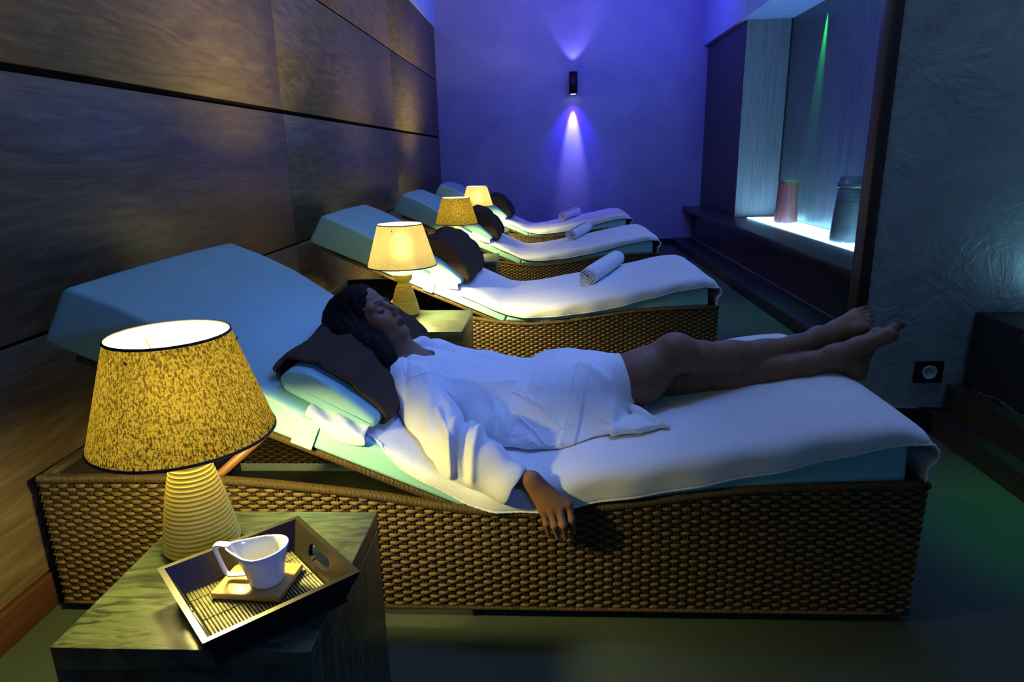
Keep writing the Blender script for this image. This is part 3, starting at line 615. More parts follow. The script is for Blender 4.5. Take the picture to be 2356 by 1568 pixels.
# ================================================================== lamps
def make_lamp(mat, lining, bulb, waist=True, seg=72):
    e = empty('table_lamp', (0, 0, 0), 'x', 'table lamp', 'ribbed table lamps')
    prof = [(.050, 0.0), (.060, .003), (.0625, .010)]; N = 18 if waist else 21; pit = .0072 if waist else .0080
    for k in range(N):
        z0 = .010 + k * pit; t = k / N; r = .0665 * (1 - t) + .0315 * t + .003 * math.sin(math.pi * t)
        prof += [(r - .0032, z0 + .0002), (r - .0006, z0 + .2 * pit), (r + .0010, z0 + .5 * pit), (r - .0006, z0 + .8 * pit), (r - .0032, z0 + .98 * pit)]
    zc = .010 + N * pit; zt = .178
    prof += ([(.0285, zc + .003), (.0270, zc + .009), (.0285, zc + .015), (.036, zc + .021), (.0405, zc + .030), (.0415, zc + .048), (.039, zc + .054), (.030, zc + .055), (.012, zc + .055), (.012, zt + .047)] if waist else
             [(.0320, zt + .002), (.0315, zt + .010), (.027, zt + .016), (.014, zt + .020), (.012, zt + .047)])
    MB().lathe(prof, seg).build('base', M['ceramic'], e, True)
    BZ = .006
    fit = MB().lathe([(.012, zt + .046), (.012, zt + .060), (.018, zt + .062), (.016, zt + .068), (.014, zt + .072)], 24).build('bulb_holder', M['trim_dark'], e, True)
    mb = MB()
    for a in range(3):
        an = a * 2.094 + .4; mb.tube([(.016 * math.cos(an), .016 * math.sin(an), zt + .060), (.050 * math.cos(an), .050 * math.sin(an), zt + .085), (.060 * math.cos(an), .060 * math.sin(an), zt + .16), (.108 * math.cos(an), .108 * math.sin(an), zt + .215 - .0)], .0016, 6)
    mb.build('spider', M['trim_dark'], e)
    MB().lathe([(.014, zt + .070)] + [(.026 * math.sin(t), zt + .098 - .026 * math.cos(t)) for t in np.linspace(.5, 1.57, 6)] + [(.026 * math.sin(t), zt + .160 - .026 * math.cos(t)) for t in np.linspace(1.57, 3.1, 8)], 28).build('bulb', bulb, e, True)
    zb, ztp = .228, .410; rb, rt = .153, .0985; vs = []
    s = MB().lathe([(rb + (rt - rb) * k / 12, zb + (ztp - zb) * k / 12) for k in range(13)], 96, cap0=False, cap1=False).build('lamp_shade', mat, e, True)
    MB().lathe([(rb - .0018 + (rt - rb) * k / 12, zb + .0006 + (ztp - zb - .001) * k / 12) for k in range(13)], 96, cap0=False, cap1=False).build('lining', lining, s, True)
    for r_, z_ in ((rb, zb), (rt, ztp)):
        mb = MB(); mb.lathe([(r_ - .0012, z_ - .0022), (r_ + .0018, z_ - .0022), (r_ + .0018 - .001, z_ + .0022), (r_ - .0015, z_ + .0022), (r_ - .0012, z_ - .0022)], 96, cap0=False, cap1=False); mb.build('trim', M['trim_dark'], s, True)
    return e
lampd = make_lamp(M['shade_dark'], M['lining'], M['bulb'], False); l3 = make_lamp(M['shade_dark'], M['lining'], M['bulb']); lampl = make_lamp(M['shade_light'], M['lining_pale'], M['bulb_bright'])
lampd.location = (-.645, 1.060, .43); lampd['label'] = 'nearest ribbed lamp with a brown fibre shade, beside the tray'
lampl.location = (-.648, 2.925, .43); lampl['label'] = 'ribbed lamp with a pale linen shade behind the woman\'s head'
l3.location = (-.648, 4.80, .43); l3['label'] = 'ribbed lamp with a brown fibre shade between the second and third loungers'
l4 = copy_tree(lampl); l4.location = (-.675, 6.56, .43); l4['label'] = 'small pale-shaded lamp farthest from the camera'
# ================================================================== tray, coaster, cup
def basis(p, q):
    u = np.array([q[0] - p[0], q[1] - p[1], 0.0]); u /= np.linalg.norm(u); return u, np.array([-u[1], u[0], 0.0])
# tray: centre on the table, long axis u, slanting walls; cut-out grips in the short walls
TC = np.array([-.468, .905]); ANG = math.radians(44.0)
tray = empty('serving_tray', (TC[0], TC[1], .4305), 'black lacquered tray with bamboo slats, on the nearest table', 'tray', rz=ANG)
HLo, HWo, HLi, HWi, HT = .120, .117, .098, .094, .058
mb = MB()
mb.box(-HLi - .004, HLi + .004, -HWi - .004, HWi + .004, 0.0, .006)
mb.build('tray_bottom', M['lacquer'], tray)
mb = MB()
def wall(mb, a0, a1, b0, b1, thick, hole=None):
    """slanting wall from bottom edge a0-a1 to top edge b0-b1 (outer face), thickness inward"""
    a0, a1, b0, b1 = [np.array(p, float) for p in (a0, a1, b0, b1)]; c = (a0 + a1) / 2; inward = -np.array([c[0], c[1], 0]); inward /= np.linalg.norm(inward); th = inward * thick
    nu, nv = 101, 37; pts = {}
    vs = []; fs = []
    for i in range(nu):
        for j in range(nv):
            t = i / (nu - 1); h = j / (nv - 1); p = (a0 * (1 - t) + a1 * t) * (1 - h) + (b0 * (1 - t) + b1 * t) * h; vs.append(p)
    n0 = len(vs); ud = (a1 - a0) / np.linalg.norm(a1 - a0); vs += [v + th + ud * thick * (1 - 2 * (k_ // nv) / (nu - 1)) for k_, v in enumerate(vs[:n0])]
    keep = np.ones((nu - 1, nv - 1), bool)
    if hole:
        for i in range(nu - 1):
            for j in range(nv - 1):
                t = (i + .5) / (nu - 1) - .5; h = (j + .5) / (nv - 1) - .58; q = (abs(t) / .19) ** 4 + (abs(h) / .21) ** 4
                if q < 1: keep[i, j] = False
    for i in range(nu - 1):
        for j in range(nv - 1):
            if not keep[i, j]: continue
            a = i * nv + j; q = (a, a + nv, a + nv + 1, a + 1); fs.append(q); fs.append(tuple(n0 + k for k in reversed(q)))
            for (di, dj, e) in ((-1, 0, (a, a + 1)), (1, 0, (a + nv, a + nv + 1)), (0, -1, (a, a + nv)), (0, 1, (a + 1, a + nv + 1))):
                ii, jj = i + di, j + dj
                if ii < 0 or jj < 0 or ii >= nu - 1 or jj >= nv - 1 or not keep[ii, jj]: fs.append((e[0], e[1], e[1] + n0, e[0] + n0))
    mb.add(vs, fs)
Bc = [(-HLi, -HWi, 0), (HLi, -HWi, 0), (HLi, HWi, 0), (-HLi, HWi, 0)]; Tc = [(-HLo, -HWo, HT), (HLo, -HWo, HT), (HLo, HWo, HT), (-HLo, HWo, HT)]
for k in range(4):
    wm = MB(); wall(wm, Bc[k], Bc[(k + 1) % 4], Tc[k], Tc[(k + 1) % 4], .009, hole=(k in (1, 3))); wm.build('tray_wall', M['lacquer'], tray)
ns = 34; mb = MB()
for k in range(ns):
    x = -HLi + .010 + (2 * HLi - .020) * k / (ns - 1); mb.tube([(x, y, .0085) for y in np.linspace(-HWi + .004, HWi - .004, 5)], .0024 + random.uniform(-.0003, .0003), 8)
sl = mb.build('bamboo_mat', M['bamboo'], tray, True)
mb = MB()
for y in (-.062, 0.0, .062): mb.tube([(x, y + .0008 * math.sin(x * 400), .0112) for x in np.linspace(-HLi + .008, HLi - .008, 60)], .0007, 6)
mb.build('mat_thread', M['bamboo'], sl)
co = bevel(MB().box(-.058, .058, -.046, .046, 0, .011).build('coaster', M['coaster'], None), .002); co.location = (-.484, .934, .4425); co.rotation_euler = (0, 0, math.radians(-4)); tag(co, 'square pale wooden coaster under the white cup', 'coaster')
# cup: round foot flaring to a pointed oval rim that runs into the flat handle
cup = empty('coffee_cup', (-.466, .928, .4536), 'white porcelain cup with angular handle, on the wooden coaster', 'cup', rz=math.radians(0))
seg = 64; V = []; prof = [(0.0, .0255, 0), (.003, .0275, 0), (.018, .030, .1), (.036, .0335, .35), (.050, .0375, .7), (.0605, .0415, 1.0)]
def ring(r, pull, z):
    out = []
    for k in range(seg):
        a = 2 * math.pi * k / seg; c_, s_ = math.cos(a), math.sin(a); ext = .022 * pull * max(0, -c_) ** 5
        out.append(((r + ext) * c_, r * s_ * (1 - .06 * pull), z + .006 * pull * max(0, c_) + .004 * pull * max(0, -c_) ** 5))
    return out
for z, r, pl in prof: V += ring(r, pl, z)
V += ring(.0388, 1.0, .0617); V += ring(.0372, .98, .0595)
for z, r, pl in ((.046, .0335, .6), (.028, .0295, .25), (.010, .026, 0), (.006, .018, 0)): V += ring(r, pl, z)
nr = len(prof) + 6; fs = [(i * seg + k, i * seg + (k + 1) % seg, (i + 1) * seg + (k + 1) % seg, (i + 1) * seg + k) for i in range(nr - 1) for k in range(seg)]
fs.append(tuple(reversed(range(seg)))); fs.append(tuple(range((nr - 1) * seg, nr * seg)))
mesh_obj('cup_body', V, fs, M['porcelain'], cup, True)
hb = MB(); hp = [(-.052, 0, .0640), (-.066, 0, .0668), (-.078, 0, .0672), (-.0815, 0, .0625), (-.078, 0, .046), (-.0725, 0, .027), (-.068, 0, .012), (-.063, 0, .0085), (-.048, 0, .0105), (-.027, 0, .012)]
hwid = [.010, .008, .0075, .007, .006, .0055, .0055, .006, .0065, .0075]; vs = []; fs = []
for i, p in enumerate(hp):
    a = np.array(hp[max(i - 1, 0)]); b = np.array(hp[min(i + 1, len(hp) - 1)]); t = b - a; t /= np.linalg.norm(t); nn2 = np.array([t[2], 0, -t[0]])
    for sy_, sn in ((-1, -1), (1, -1), (1, 1), (-1, 1)): vs.append(np.array(p) + np.array([0, sy_ * hwid[i], 0]) + nn2 * sn * .0028)
for i in range(len(hp) - 1):
    for k in range(4): k2 = (k + 1) % 4; fs.append((i * 4 + k, i * 4 + k2, (i + 1) * 4 + k2, (i + 1) * 4 + k))
fs += [(3, 2, 1, 0), tuple(range((len(hp) - 1) * 4, len(hp) * 4))]
hb.add(vs, fs); h = hb.build('handle', M['porcelain'], cup, True); subsurf(h, 2)
# ================================================================== distance-field modelling for the figure, robe and hair
def axis_coords(spans):
    """spans: list of (start, end, step) -> one increasing coordinate list"""
    out = []
    for a, b, h in spans:
        n_ = max(2, int(round((b - a) / h)) + 1); c = np.linspace(a, b, n_); out += list(c if not out else c[1:])
    return np.array(out, np.float32)
class Field:
    def __init__(s, X, Y, Z):
        s.X, s.Y, s.Z = X, Y, Z; s.v = np.full((len(X), len(Y), len(Z)), 0.08, np.float32)
    def sub(s, lo, hi, pad=0.035):
        sl = []
        for c, a, b in zip((s.X, s.Y, s.Z), lo, hi):
            i0 = max(0, np.searchsorted(c, a - pad) - 1); i1 = min(len(c), np.searchsorted(c, b + pad) + 1); sl.append(slice(i0, max(i1, i0 + 1)))
        return tuple(sl), s.X[sl[0]][:, None, None], s.Y[sl[1]][None, :, None], s.Z[sl[2]][None, None, :]
    def merge(s, sl, d, k, mode):
        a = s.v[sl]; d = d.astype(np.float32)
        if mode == 'add':
            h = np.maximum(k - np.abs(a - d), 0) / k; s.v[sl] = np.minimum(a, d) - h * h * k * .25
        elif mode == 'cut':
            d = -d; h = np.maximum(k - np.abs(a - d), 0) / k; s.v[sl] = np.maximum(a, d) + h * h * k * .25
        else:                                                # intersect
            h = np.maximum(k - np.abs(a - d), 0) / k; s.v[sl] = np.maximum(a, d) + h * h * k * .25
    def cone(s, a, b, ra, rb, k=.015, mode='add', flat=None):
        """capsule with two radii; flat = (axis, factor) squashes it along a world axis through its middle"""
        a = np.array(a, float); b = np.array(b, float); r = max(ra, rb); f = 1.0
        sl, x, y, z = s.sub(np.minimum(a, b) - r, np.maximum(a, b) + r, .02 + k)
        P = [x, y, z]; d2 = 0; dt = 0; ba = b - a; l2 = float(ba @ ba) + 1e-12
        for i in range(3): dt = dt + (P[i] - a[i]) * ba[i]
        t = np.clip(dt / l2, 0, 1)
        if flat is not None:
            ax = np.array(flat[0], float); ax /= np.linalg.norm(ax); q = [P[i] - a[i] - t * ba[i] for i in range(3)]; al = q[0] * ax[0] + q[1] * ax[1] + q[2] * ax[2]
            for i in range(3): d2 = d2 + (q[i] + al * ax[i] * (1 / flat[1] - 1)) ** 2
            d = (np.sqrt(d2) - (ra + (rb - ra) * t)) * min(1, (1 + flat[1]) / 2)
        else:
            for i in range(3): d2 = d2 + (P[i] - a[i] - t * ba[i]) ** 2
            d = np.sqrt(d2) - (ra + (rb - ra) * t)
        s.merge(sl, d, k, mode); return s
    def ell(s, c, r, axes=((1, 0, 0), (0, 1, 0), (0, 0, 1)), k=.015, mode='add'):
        c = np.array(c, float); A = np.array(axes, float); R_ = max(r); sl, x, y, z = s.sub(c - R_, c + R_, .02 + k)
        P = [x - c[0], y - c[1], z - c[2]]; q2 = 0; g2 = 0
        for i in range(3):
            u = (P[0] * A[i][0] + P[1] * A[i][1] + P[2] * A[i][2]); q2 = q2 + (u / r[i]) ** 2; g2 = g2 + (u / r[i] ** 2) ** 2
        q = np.sqrt(q2); d = q * (q - 1) / (np.sqrt(g2) + 1e-9); s.merge(sl, d, k, mode); return s
    def chain(s, pts, rad, k=.015, mode='add', flat=None):
        for i in range(len(pts) - 1): s.cone(pts[i], pts[i + 1], rad[i], rad[i + 1], k, mode, flat)
        return s
    def below(s, zf, k=.01):
        """keep only what lies above the height zf(x, y)"""
        h = zf(s.X[:, None, None], s.Y[None, :, None]); d = (h - s.Z[None, None, :]).astype(np.float32); s.merge((slice(None),) * 3, d, k, 'int'); return s
    def mesh(s):
        v = s.v; ins = v < 0; nx, ny, nz = v.shape; cs = np.zeros((nx - 1, ny - 1, nz - 1), np.int8)
        for i in (0, 1):
            for j in (0, 1):
                for k in (0, 1): cs += ins[i:nx - 1 + i, j:ny - 1 + j, k:nz - 1 + k]
        act = np.argwhere((cs > 0) & (cs < 8)); idx = -np.ones(cs.shape, np.int32); idx[tuple(act.T)] = np.arange(len(act))
        i0, j0, k0 = act.T; acc = np.zeros((len(act), 3)); cnt = np.zeros(len(act)); C3 = (s.X, s.Y, s.Z)
        for ax in range(3):
            o1, o2 = [q for q in range(3) if q != ax]
            for a in (0, 1):
                for b in (0, 1):
                    off = [0, 0, 0]; off[o1] = a; off[o2] = b; off2 = list(off); off2[ax] = 1
                    va = v[i0 + off[0], j0 + off[1], k0 + off[2]]; vb = v[i0 + off2[0], j0 + off2[1], k0 + off2[2]]; m_ = (va < 0) != (vb < 0)
                    t = np.where(m_, va / np.where(va - vb == 0, 1, va - vb), 0); base = [i0 + off[0], j0 + off[1], k0 + off[2]]; p = np.zeros((len(act), 3))
                    for q in range(3):
                        cc = C3[q]; p[:, q] = cc[base[q]]
                        if q == ax: p[:, q] += t * (cc[base[q] + 1] - cc[base[q]])
                    acc[m_] += p[m_]; cnt[m_] += 1
        V = acc / cnt[:, None]; Fs = []
        for ax in range(3):
            o1, o2 = [(1, 2), (2, 0), (0, 1)][ax]; sh = [slice(0, n_) for n_ in v.shape]; a = ins[tuple(slice(0, -1) if q == ax else slice(None) for q in range(3))]; b = ins[tuple(slice(1, None) if q == ax else slice(None) for q in range(3))]
            e = np.argwhere(a != b)
            ok = (e[:, o1] > 0) & (e[:, o2] > 0) & (e[:, o1] < v.shape[o1] - 1) & (e[:, o2] < v.shape[o2] - 1); e = e[ok]
            def cell(d1, d2): c = e.copy(); c[:, o1] -= d1; c[:, o2] -= d2; return idx[tuple(c.T)]
            q = np.stack([cell(1, 1), cell(0, 1), cell(0, 0), cell(1, 0)], 1); fl = ins[tuple(e.T)]; q[~fl] = q[~fl][:, ::-1]; Fs.append(q)
        return V, np.concatenate(Fs)
def np_mesh(name, V, Fq, mats, parent=None, mat_index=None):
    me = bpy.data.meshes.new(name); me.vertices.add(len(V)); me.vertices.foreach_set('co', np.asarray(V, np.float32).ravel())
    me.loops.add(Fq.size); me.loops.foreach_set('vertex_index', Fq.astype(np.int32).ravel()); me.polygons.add(len(Fq))
    me.polygons.foreach_set('loop_start', np.arange(0, Fq.size, 4, dtype=np.int32)); me.polygons.foreach_set('loop_total', np.full(len(Fq), 4, np.int32))
    me.polygons.foreach_set('use_smooth', np.ones(len(Fq), bool))
    for m_ in mats: me.materials.append(m_)
    if mat_index is not None: me.polygons.foreach_set('material_index', mat_index.astype(np.int32))
    me.update(); me.validate(); o = bpy.data.objects.new(name, me); COL.objects.link(o)
    if parent is not None: o.parent = parent
    return o
def smooth_verts(V, Fq, it=3, lam=.5):
    V = V.copy(); e = np.concatenate([Fq[:, [0, 1]], Fq[:, [1, 2]], Fq[:, [2, 3]], Fq[:, [3, 0]]]); e = np.concatenate([e, e[:, ::-1]])
    deg = np.bincount(e[:, 0], minlength=len(V)).astype(float)[:, None] + 1e-9
    for _ in range(it):
        s_ = np.stack([np.bincount(e[:, 0], weights=V[e[:, 1], q], minlength=len(V)) for q in range(3)], 1); V += lam * (s_ / deg - V)
    return V

# skin, nails, lips
n = NT('skin'); v = n.coords(); a = n.noise(v, 30, 4, 0.6); c = n.ramp(a, [(0.3, (0.185, 0.088, 0.044)), (0.7, (0.240, 0.118, 0.062))])
at_ = n.n('ShaderNodeVertexColor'); at_.layer_name = 'mask'; sp_ = n.n('ShaderNodeSeparateColor'); n.l(at_.outputs[0], sp_.inputs[0])
for q_, col_ in enumerate(((0.115, 0.030, 0.028, 1), (0.012, 0.006, 0.010, 1), (0.50, 0.36, 0.30, 1))):
    mxn = n.n('ShaderNodeMixRGB'); n.l(sp_.outputs[q_], mxn.inputs[0]); n.l(c, mxn.inputs[1]); mxn.inputs[2].default_value = col_; c = mxn.outputs[0]
M['skin'] = n.bsdf(c, 0.52, spec=0.22)
n.b.inputs['Subsurface Weight'].default_value = 0.08; n.b.inputs['Subsurface Scale'].default_value = 0.01; n.b.inputs['Subsurface Radius'].default_value = (1, .35, .2)
M['lips'] = plain('lips', (0.085, 0.022, 0.026), 0.4)
M['polish'] = plain('dark_nail_polish', (0.012, 0.006, 0.010), 0.25)
M['nail'] = plain('pale_nail', (0.50, 0.34, 0.28), 0.3)
n = NT('dark_hair'); v = n.coords(); a = n.noise(v, 55, 5, 0.7, 1.2); M['hair'] = n.bsdf(n.ramp(a, [(0.3, (0.004, 0.0035, 0.003)), (0.7, (0.012, 0.009, 0.007))]), 0.65, spec=0.08, normal=n.bump(a, 0.4, 0.006))
M['gold'] = plain('gold_chain', (0.55, 0.33, 0.10), 0.3, metal=1.0)

PY = 1.86                                                    # the line on which she lies
person = empty('person', (0.1, PY, 0.36), 'woman in a white robe lying on the nearest lounger, eyes closed, legs crossed', 'person')
def attach(o):
    o.parent = person; o.matrix_parent_inverse = Matrix.Translation((-0.1, -PY, -0.36)); return o
# ---- head frame: R towards the camera side, Fw out of the face, U towards the crown
AL = math.radians(39.0); YAW = math.radians(7.0)
F0 = np.array([math.cos(AL), 0, math.sin(AL)]); U_ = np.array([-math.sin(AL), 0, math.cos(AL)]); R0 = np.array([0, -1.0, 0])
Fw = F0 * math.cos(YAW) + R0 * math.sin(YAW); Rt = R0 * math.cos(YAW) - F0 * math.sin(YAW)
HS = 0.93
HO = W(917, 706, y=PY - .01) - HS * (.116 * Fw - .030 * U_)
def H(r, f, u): return HO + HS * (r * Rt + f * Fw + u * U_)
HA = (Rt, Fw, U_)
def hell(fd, r, f, u, rr, rf, ru, k=.012, mode='add'): fd.ell(H(r, f, u), (rr * HS, rf * HS, ru * HS), HA, k, mode)
def hcone(fd, a, b, ra, rb, k=.010, mode='add', flat=None): fd.cone(H(*a), H(*b), ra * HS, rb * HS, k, mode, flat)

X = axis_coords([(-.68, -.37, .0020), (-.37, -.10, .006), (-.10, .075, .0022), (.075, .84, .0055), (.84, 1.0, .0024)])
Y = axis_coords([(1.34, 1.44, .0022), (1.44, 1.70, .005), (1.70, 2.06, .0022)])
Z = axis_coords([(.225, .36, .0026), (.36, .82, .0024)])
B = Field(X, Y, Z)
# skull and face
hell(B, 0, -.014, .030, .074, .093, .084); hell(B, 0, .030, .048, .060, .056, .052, .02)
hell(B, 0, .024, -.030, .059, .064, .080, .02); hell(B, 0, .050, -.052, .040, .040, .050, .02)
for sx in (-1, 1):
    hcone(B, (.052 * sx, -.004, -.058), (.014 * sx, .066, -.098), .020, .015, .018)
    hell(B, .042 * sx, .052, -.026, .022, .024, .024, .018)
    hcone(B, (.046 * sx, .064, .022), (.014 * sx, .083, .019), .0085, .0085, .014)
hell(B, 0, .074, -.098, .016, .0155, .015, .012)
for sx in (-1, 1): hell(B, .031 * sx, .094, .002, .017, .016, .0125, .010, 'cut')
for sx in (-1, 1): hell(B, .031 * sx, .0705, .000, .0155, .0150, .0130, .003)
hcone(B, (0, .080, .012), (0, .103, -.026), .0075, .0095, .010); hell(B, 0, .1065, -.031, .0105, .0105, .0095, .006)
for sx in (-1, 1):
    hell(B, .0115 * sx, .0965, -.036, .0070, .0095, .0070, .005); hell(B, .0065 * sx, .0995, -.0425, .0030, .0045, .0025, .002, 'cut')
hcone(B, (0, .086, -.046), (0, .088, -.056), .008, .008, .008)
for sx in (-1, 1):
    hcone(B, (0, .0935, -.0605), (.021 * sx, .080, -.0645), .0062, .0030, .004); hcone(B, (0, .0905, -.0725), (.019 * sx, .0795, -.0675), .0068, .0035, .004)
    hcone(B, (0, .101, -.0663), (.023 * sx, .085, -.0660), .0016, .0014, .002, 'cut')
    hell(B, .077 * sx, -.010, -.012, .008, .018, .029, .006); hell(B, .083 * sx, -.004, -.008, .005, .009, .015, .004, 'cut')
hcone(B, (0, .076, -.0835), (0, .078, -.0835), .0045, .0045, .006, 'cut')
# neck, torso, shoulders
NB = np.array([-.405, PY, .520])
B.cone(H(0, -.026, -.040), NB, .051, .055, .03); B.cone(H(0, .018, -.070), NB + [.02, 0, .025], .028, .034, .03)
bx = np.array([CU, 0, -SU]); bz = np.array([SU, 0, CU])
B.ell((-.285, PY, .462), (.125, .150, .072), (bx, (0, 1, 0), bz), .04); B.ell((-.13, PY, .437), (.13, .118, .066), (bx, (0, 1, 0), bz), .04)
B.ell((.02, PY, .445), (.12, .155, .078), ((1, 0, 0), (0, 1, 0), (0, 0, 1)), .05)
for sy in (-1, 1): B.cone((-.385, PY + .06 * sy, .505), (-.365, PY + .155 * sy, .490), .050, .050, .035)
B.cone(NB + [-.01, -.05, 0], (-.385, PY - .13, .515), .030, .035, .03)
# near (right) arm
SH = np.array([-.365, 1.695, .490]); EL = np.array([-.215, 1.485, .432]); WR = W(1196, 1100, y=1.418)
B.chain([SH, EL], [.046, .036], .03); B.chain([EL, (EL + WR) / 2, WR], [.036, .031, .0235], .02)
# hand hanging over the edge of the cushion, palm towards the wicker
WR2 = W(1222, 1104, y=1.405)
kn = [W(1249, 1172, y=1.386), W(1268, 1174, y=1.378), W(1288, 1170, y=1.378), W(1307, 1160, y=1.386)]     # little .. index knuckles
B.cone(WR, WR2, .0235, .0225, .012, flat=((0.3, 0.2, 1), .82))
for i, kp in enumerate(kn): B.cone(WR2 + [.004 * (i - 1.5), .0, .0], kp, .0165, (.0100, .0108, .0112, .0108)[i], .012)
B.cone(kn[0], kn[3], .0095, .0095, .010)
mid = [W(1257, 1205, y=1.372), W(1276, 1209, y=1.362), W(1296, 1207, y=1.362), W(1315, 1195, y=1.370)]
tip = [W(1263, 1230, y=1.384), W(1284, 1234, y=1.378), W(1301, 1236, y=1.378), W(1319, 1222, y=1.384)]
for i in range(4):
    r_ = (.0078, .0084, .0088, .0084)[i]; B.chain([kn[i], mid[i], tip[i]], [r_ + .0008, r_, r_ - .0018], .005)
    B.cone(kn[i], tip[i], .004, .003, .004)
th = [W(1262, 1130, y=1.412), W(1290, 1168, y=1.412), W(1300, 1200, y=1.404), W(1303, 1216, y=1.398)]
B.chain(th, [.014, .0115, .0095, .0072], .006)
# far (left) arm, beside the body under the robe
B.chain([(-.365, PY + .165, .490), (-.20, PY + .235, .435), (.02, PY + .21, .42)], [.046, .036, .026], .03)
B.ell((.06, PY + .20, .425), (.045, .035, .016), k=.02)
# legs: the right one crossed over the left at the ankles
HipR = np.array([.045, 1.775, .432]); MdR = W(1470, 868, y=1.775); KnR = W(1553, 812, y=1.785); AnR = W(1885, 779, y=1.890)
HipL = np.array([.03, 1.950, .445]); KnL = W(1560, 893, y=1.845); KnL[2] = max(KnL[2], .485); AnL = W(1922, 822, y=1.80)
B.chain([HipR, MdR, KnR + [-.01, 0, -.002]], [.082, .070, .050], .04)
B.ell(KnR + [.005, 0, .004], (.052, .046, .049), k=.03)
c0_, c1, c2, c3_ = W(1610, 825, y=1.80), W(1680, 825, y=1.82), W(1760, 815, y=1.845), W(1832, 798, y=1.868)
B.chain([KnR, c0_, c1, c2, c3_, AnR], [.047, .0475, .0500, .0410, .0325, .0300], .02)
BA = B; B = Field(X, Y, Z)
B.chain([HipL, HipL * .45 + KnL * .55, KnL], [.082, .066, .050], .05)
B.chain([KnL, W(1680, 872, y=1.825), W(1770, 852, y=1.815), W(1855, 840, y=1.805), AnL], [.047, .0480, .0420, .0345, .0315], .02)
# feet
U3 = np.array([-.3, 0, .6])
def foot(A, heel, ball_in, ball_out, toes, rt, k=.010):
    B.cone(A, heel, .031, .0265, .02); B.ell(heel, (.030, .026, .028), k=.015)
    B.cone(A, (ball_in * .5 + ball_out * .5) * .55 + A * .45, .031, .024, .022)
    mi, mo = heel * .45 + ball_in * .55, heel * .45 + ball_out * .55
    B.cone(A * .6 + ball_in * .4, ball_in, .024, .0185, .02); B.cone(heel, ball_out, .0225, .0145, .018); B.cone(A * .5 + ball_out * .5, ball_out, .021, .0145, .02)
    B.cone(ball_in, ball_out, .0175, .0145, .014)
    for i, (q, r_) in enumerate(zip(toes, rt)):
        t = i / 4; root = ball_in * (1 - t) + ball_out * t; m_ = root * .45 + q * .55 + U3 * .004
        B.chain([root, m_, q], [r_ * 1.05, r_ * .92, r_ * .95], .0035); B.ell(q, (r_ * 1.02,) * 3, k=.003)
hB = W(1966, 852, y=1.795); biB = W(2047, 770, y=1.775); boB = W(2020, 769, y=1.838)
tB = [W(2072, 745, y=1.775), W(2067, 743, y=1.800), W(2058, 747, y=1.818), W(2049, 752, y=1.832), W(2040, 758, y=1.845)]
foot(AnL, hB, biB, boB, tB, [.0125, .0085, .008, .0075, .0075])
BL = B; B = BA
hA = W(1908, 812, y=1.925); biA = W(1970, 724, y=1.960); boA = W(1985, 757, y=1.905)
tA = [W(1993, 711, y=1.958), W(2004, 716, y=1.945), W(2005, 725, y=1.934), W(2005, 735, y=1.923), W(2001, 745, y=1.912)]
B.ell((biA + boA) / 2 + [-.008, 0, -.004], (.026, .030, .026), k=.015)
foot(AnR, hA, biA, boA, tA, [.0122, .0083, .0080, .0076, .0078])
B.merge((slice(None),) * 3, BL.v, .005, 'add'); del BL, BA
V, Fq = B.mesh(); V = smooth_verts(V, Fq, 2, .45)
MK = np.zeros((len(V), 4), np.float32); MK[:, 3] = 1; loc = (V - HO) / HS; lr, lf, lu = loc @ Rt, loc @ Fw, loc @ U_
def soft(d, w_): return 1 / (1 + np.exp(np.clip(d / w_, -30, 30)))
MK[:, 0] = soft(np.abs(lr) - .0225, .0006) * soft(.076 - lf, .001) * soft((-.0780 + .10 * np.abs(lr)) - lu, .0007) * soft(lu - (-.0572 - .16 * np.abs(lr)), .0007)
def nail_region(c, dirn, r_, off, ch):
    d = np.linalg.norm(V - (np.array(c) + np.array(dirn) * off), axis=1); MK[:, ch] = np.maximum(MK[:, ch], soft(d - r_, .0005))
for i, q in enumerate(tA): nail_region(q, np.array([-.35, -.10, .93]), .0095 if i == 0 else .0048, .0125 if i == 0 else .0085, 1)
for i, q in enumerate(tB): nail_region(q, np.array([-.45, .15, .88]), .0095 if i == 0 else .0048, .0125 if i == 0 else .0085, 1)
for i, q in enumerate(tip): nail_region(q, np.array([.1, -.75, -.60]), .0050, .0066, 2)
bo_ = np_mesh('body', V, Fq, [M['skin']]); ca = bo_.data.color_attributes.new('mask', 'FLOAT_COLOR', 'POINT'); ca.data.foreach_set('color', MK.ravel())
body = attach(bo_)
# eyebrows and closed lashes (thin dark hair strips on the skin)
for sx in (1, -1):
    for nm, pts, rad in (('eyebrow', [(.014, .0885, .0175), (.024, .0880, .0240), (.036, .0815, .0275), (.048, .0700, .0225)], [.0010, .0015, .0013, .0005]),
                         ('eyelash', [(.018, .0812, -.0058), (.025, .0856, -.0082), (.032, .0862, -.0088), (.039, .0835, -.0078), (.0455, .0765, -.0045)], [.0007, .0011, .0012, .0013, .0009])):
        P = [H(sx * p[0], p[1], p[2]) for p in pts]; fine = []; fr = []
        for q in range(len(P) - 1):
            for k in range(5): fine.append(P[q] * (1 - k / 5) + P[q + 1] * k / 5); fr.append(rad[q] * (1 - k / 5) + rad[q + 1] * k / 5)
        fine.append(P[-1]); fr.append(rad[-1]); attach(MB().tube(fine, [r_ * HS * 1.15 for r_ in fr], 8).build(nm, M['hair'], None, True))
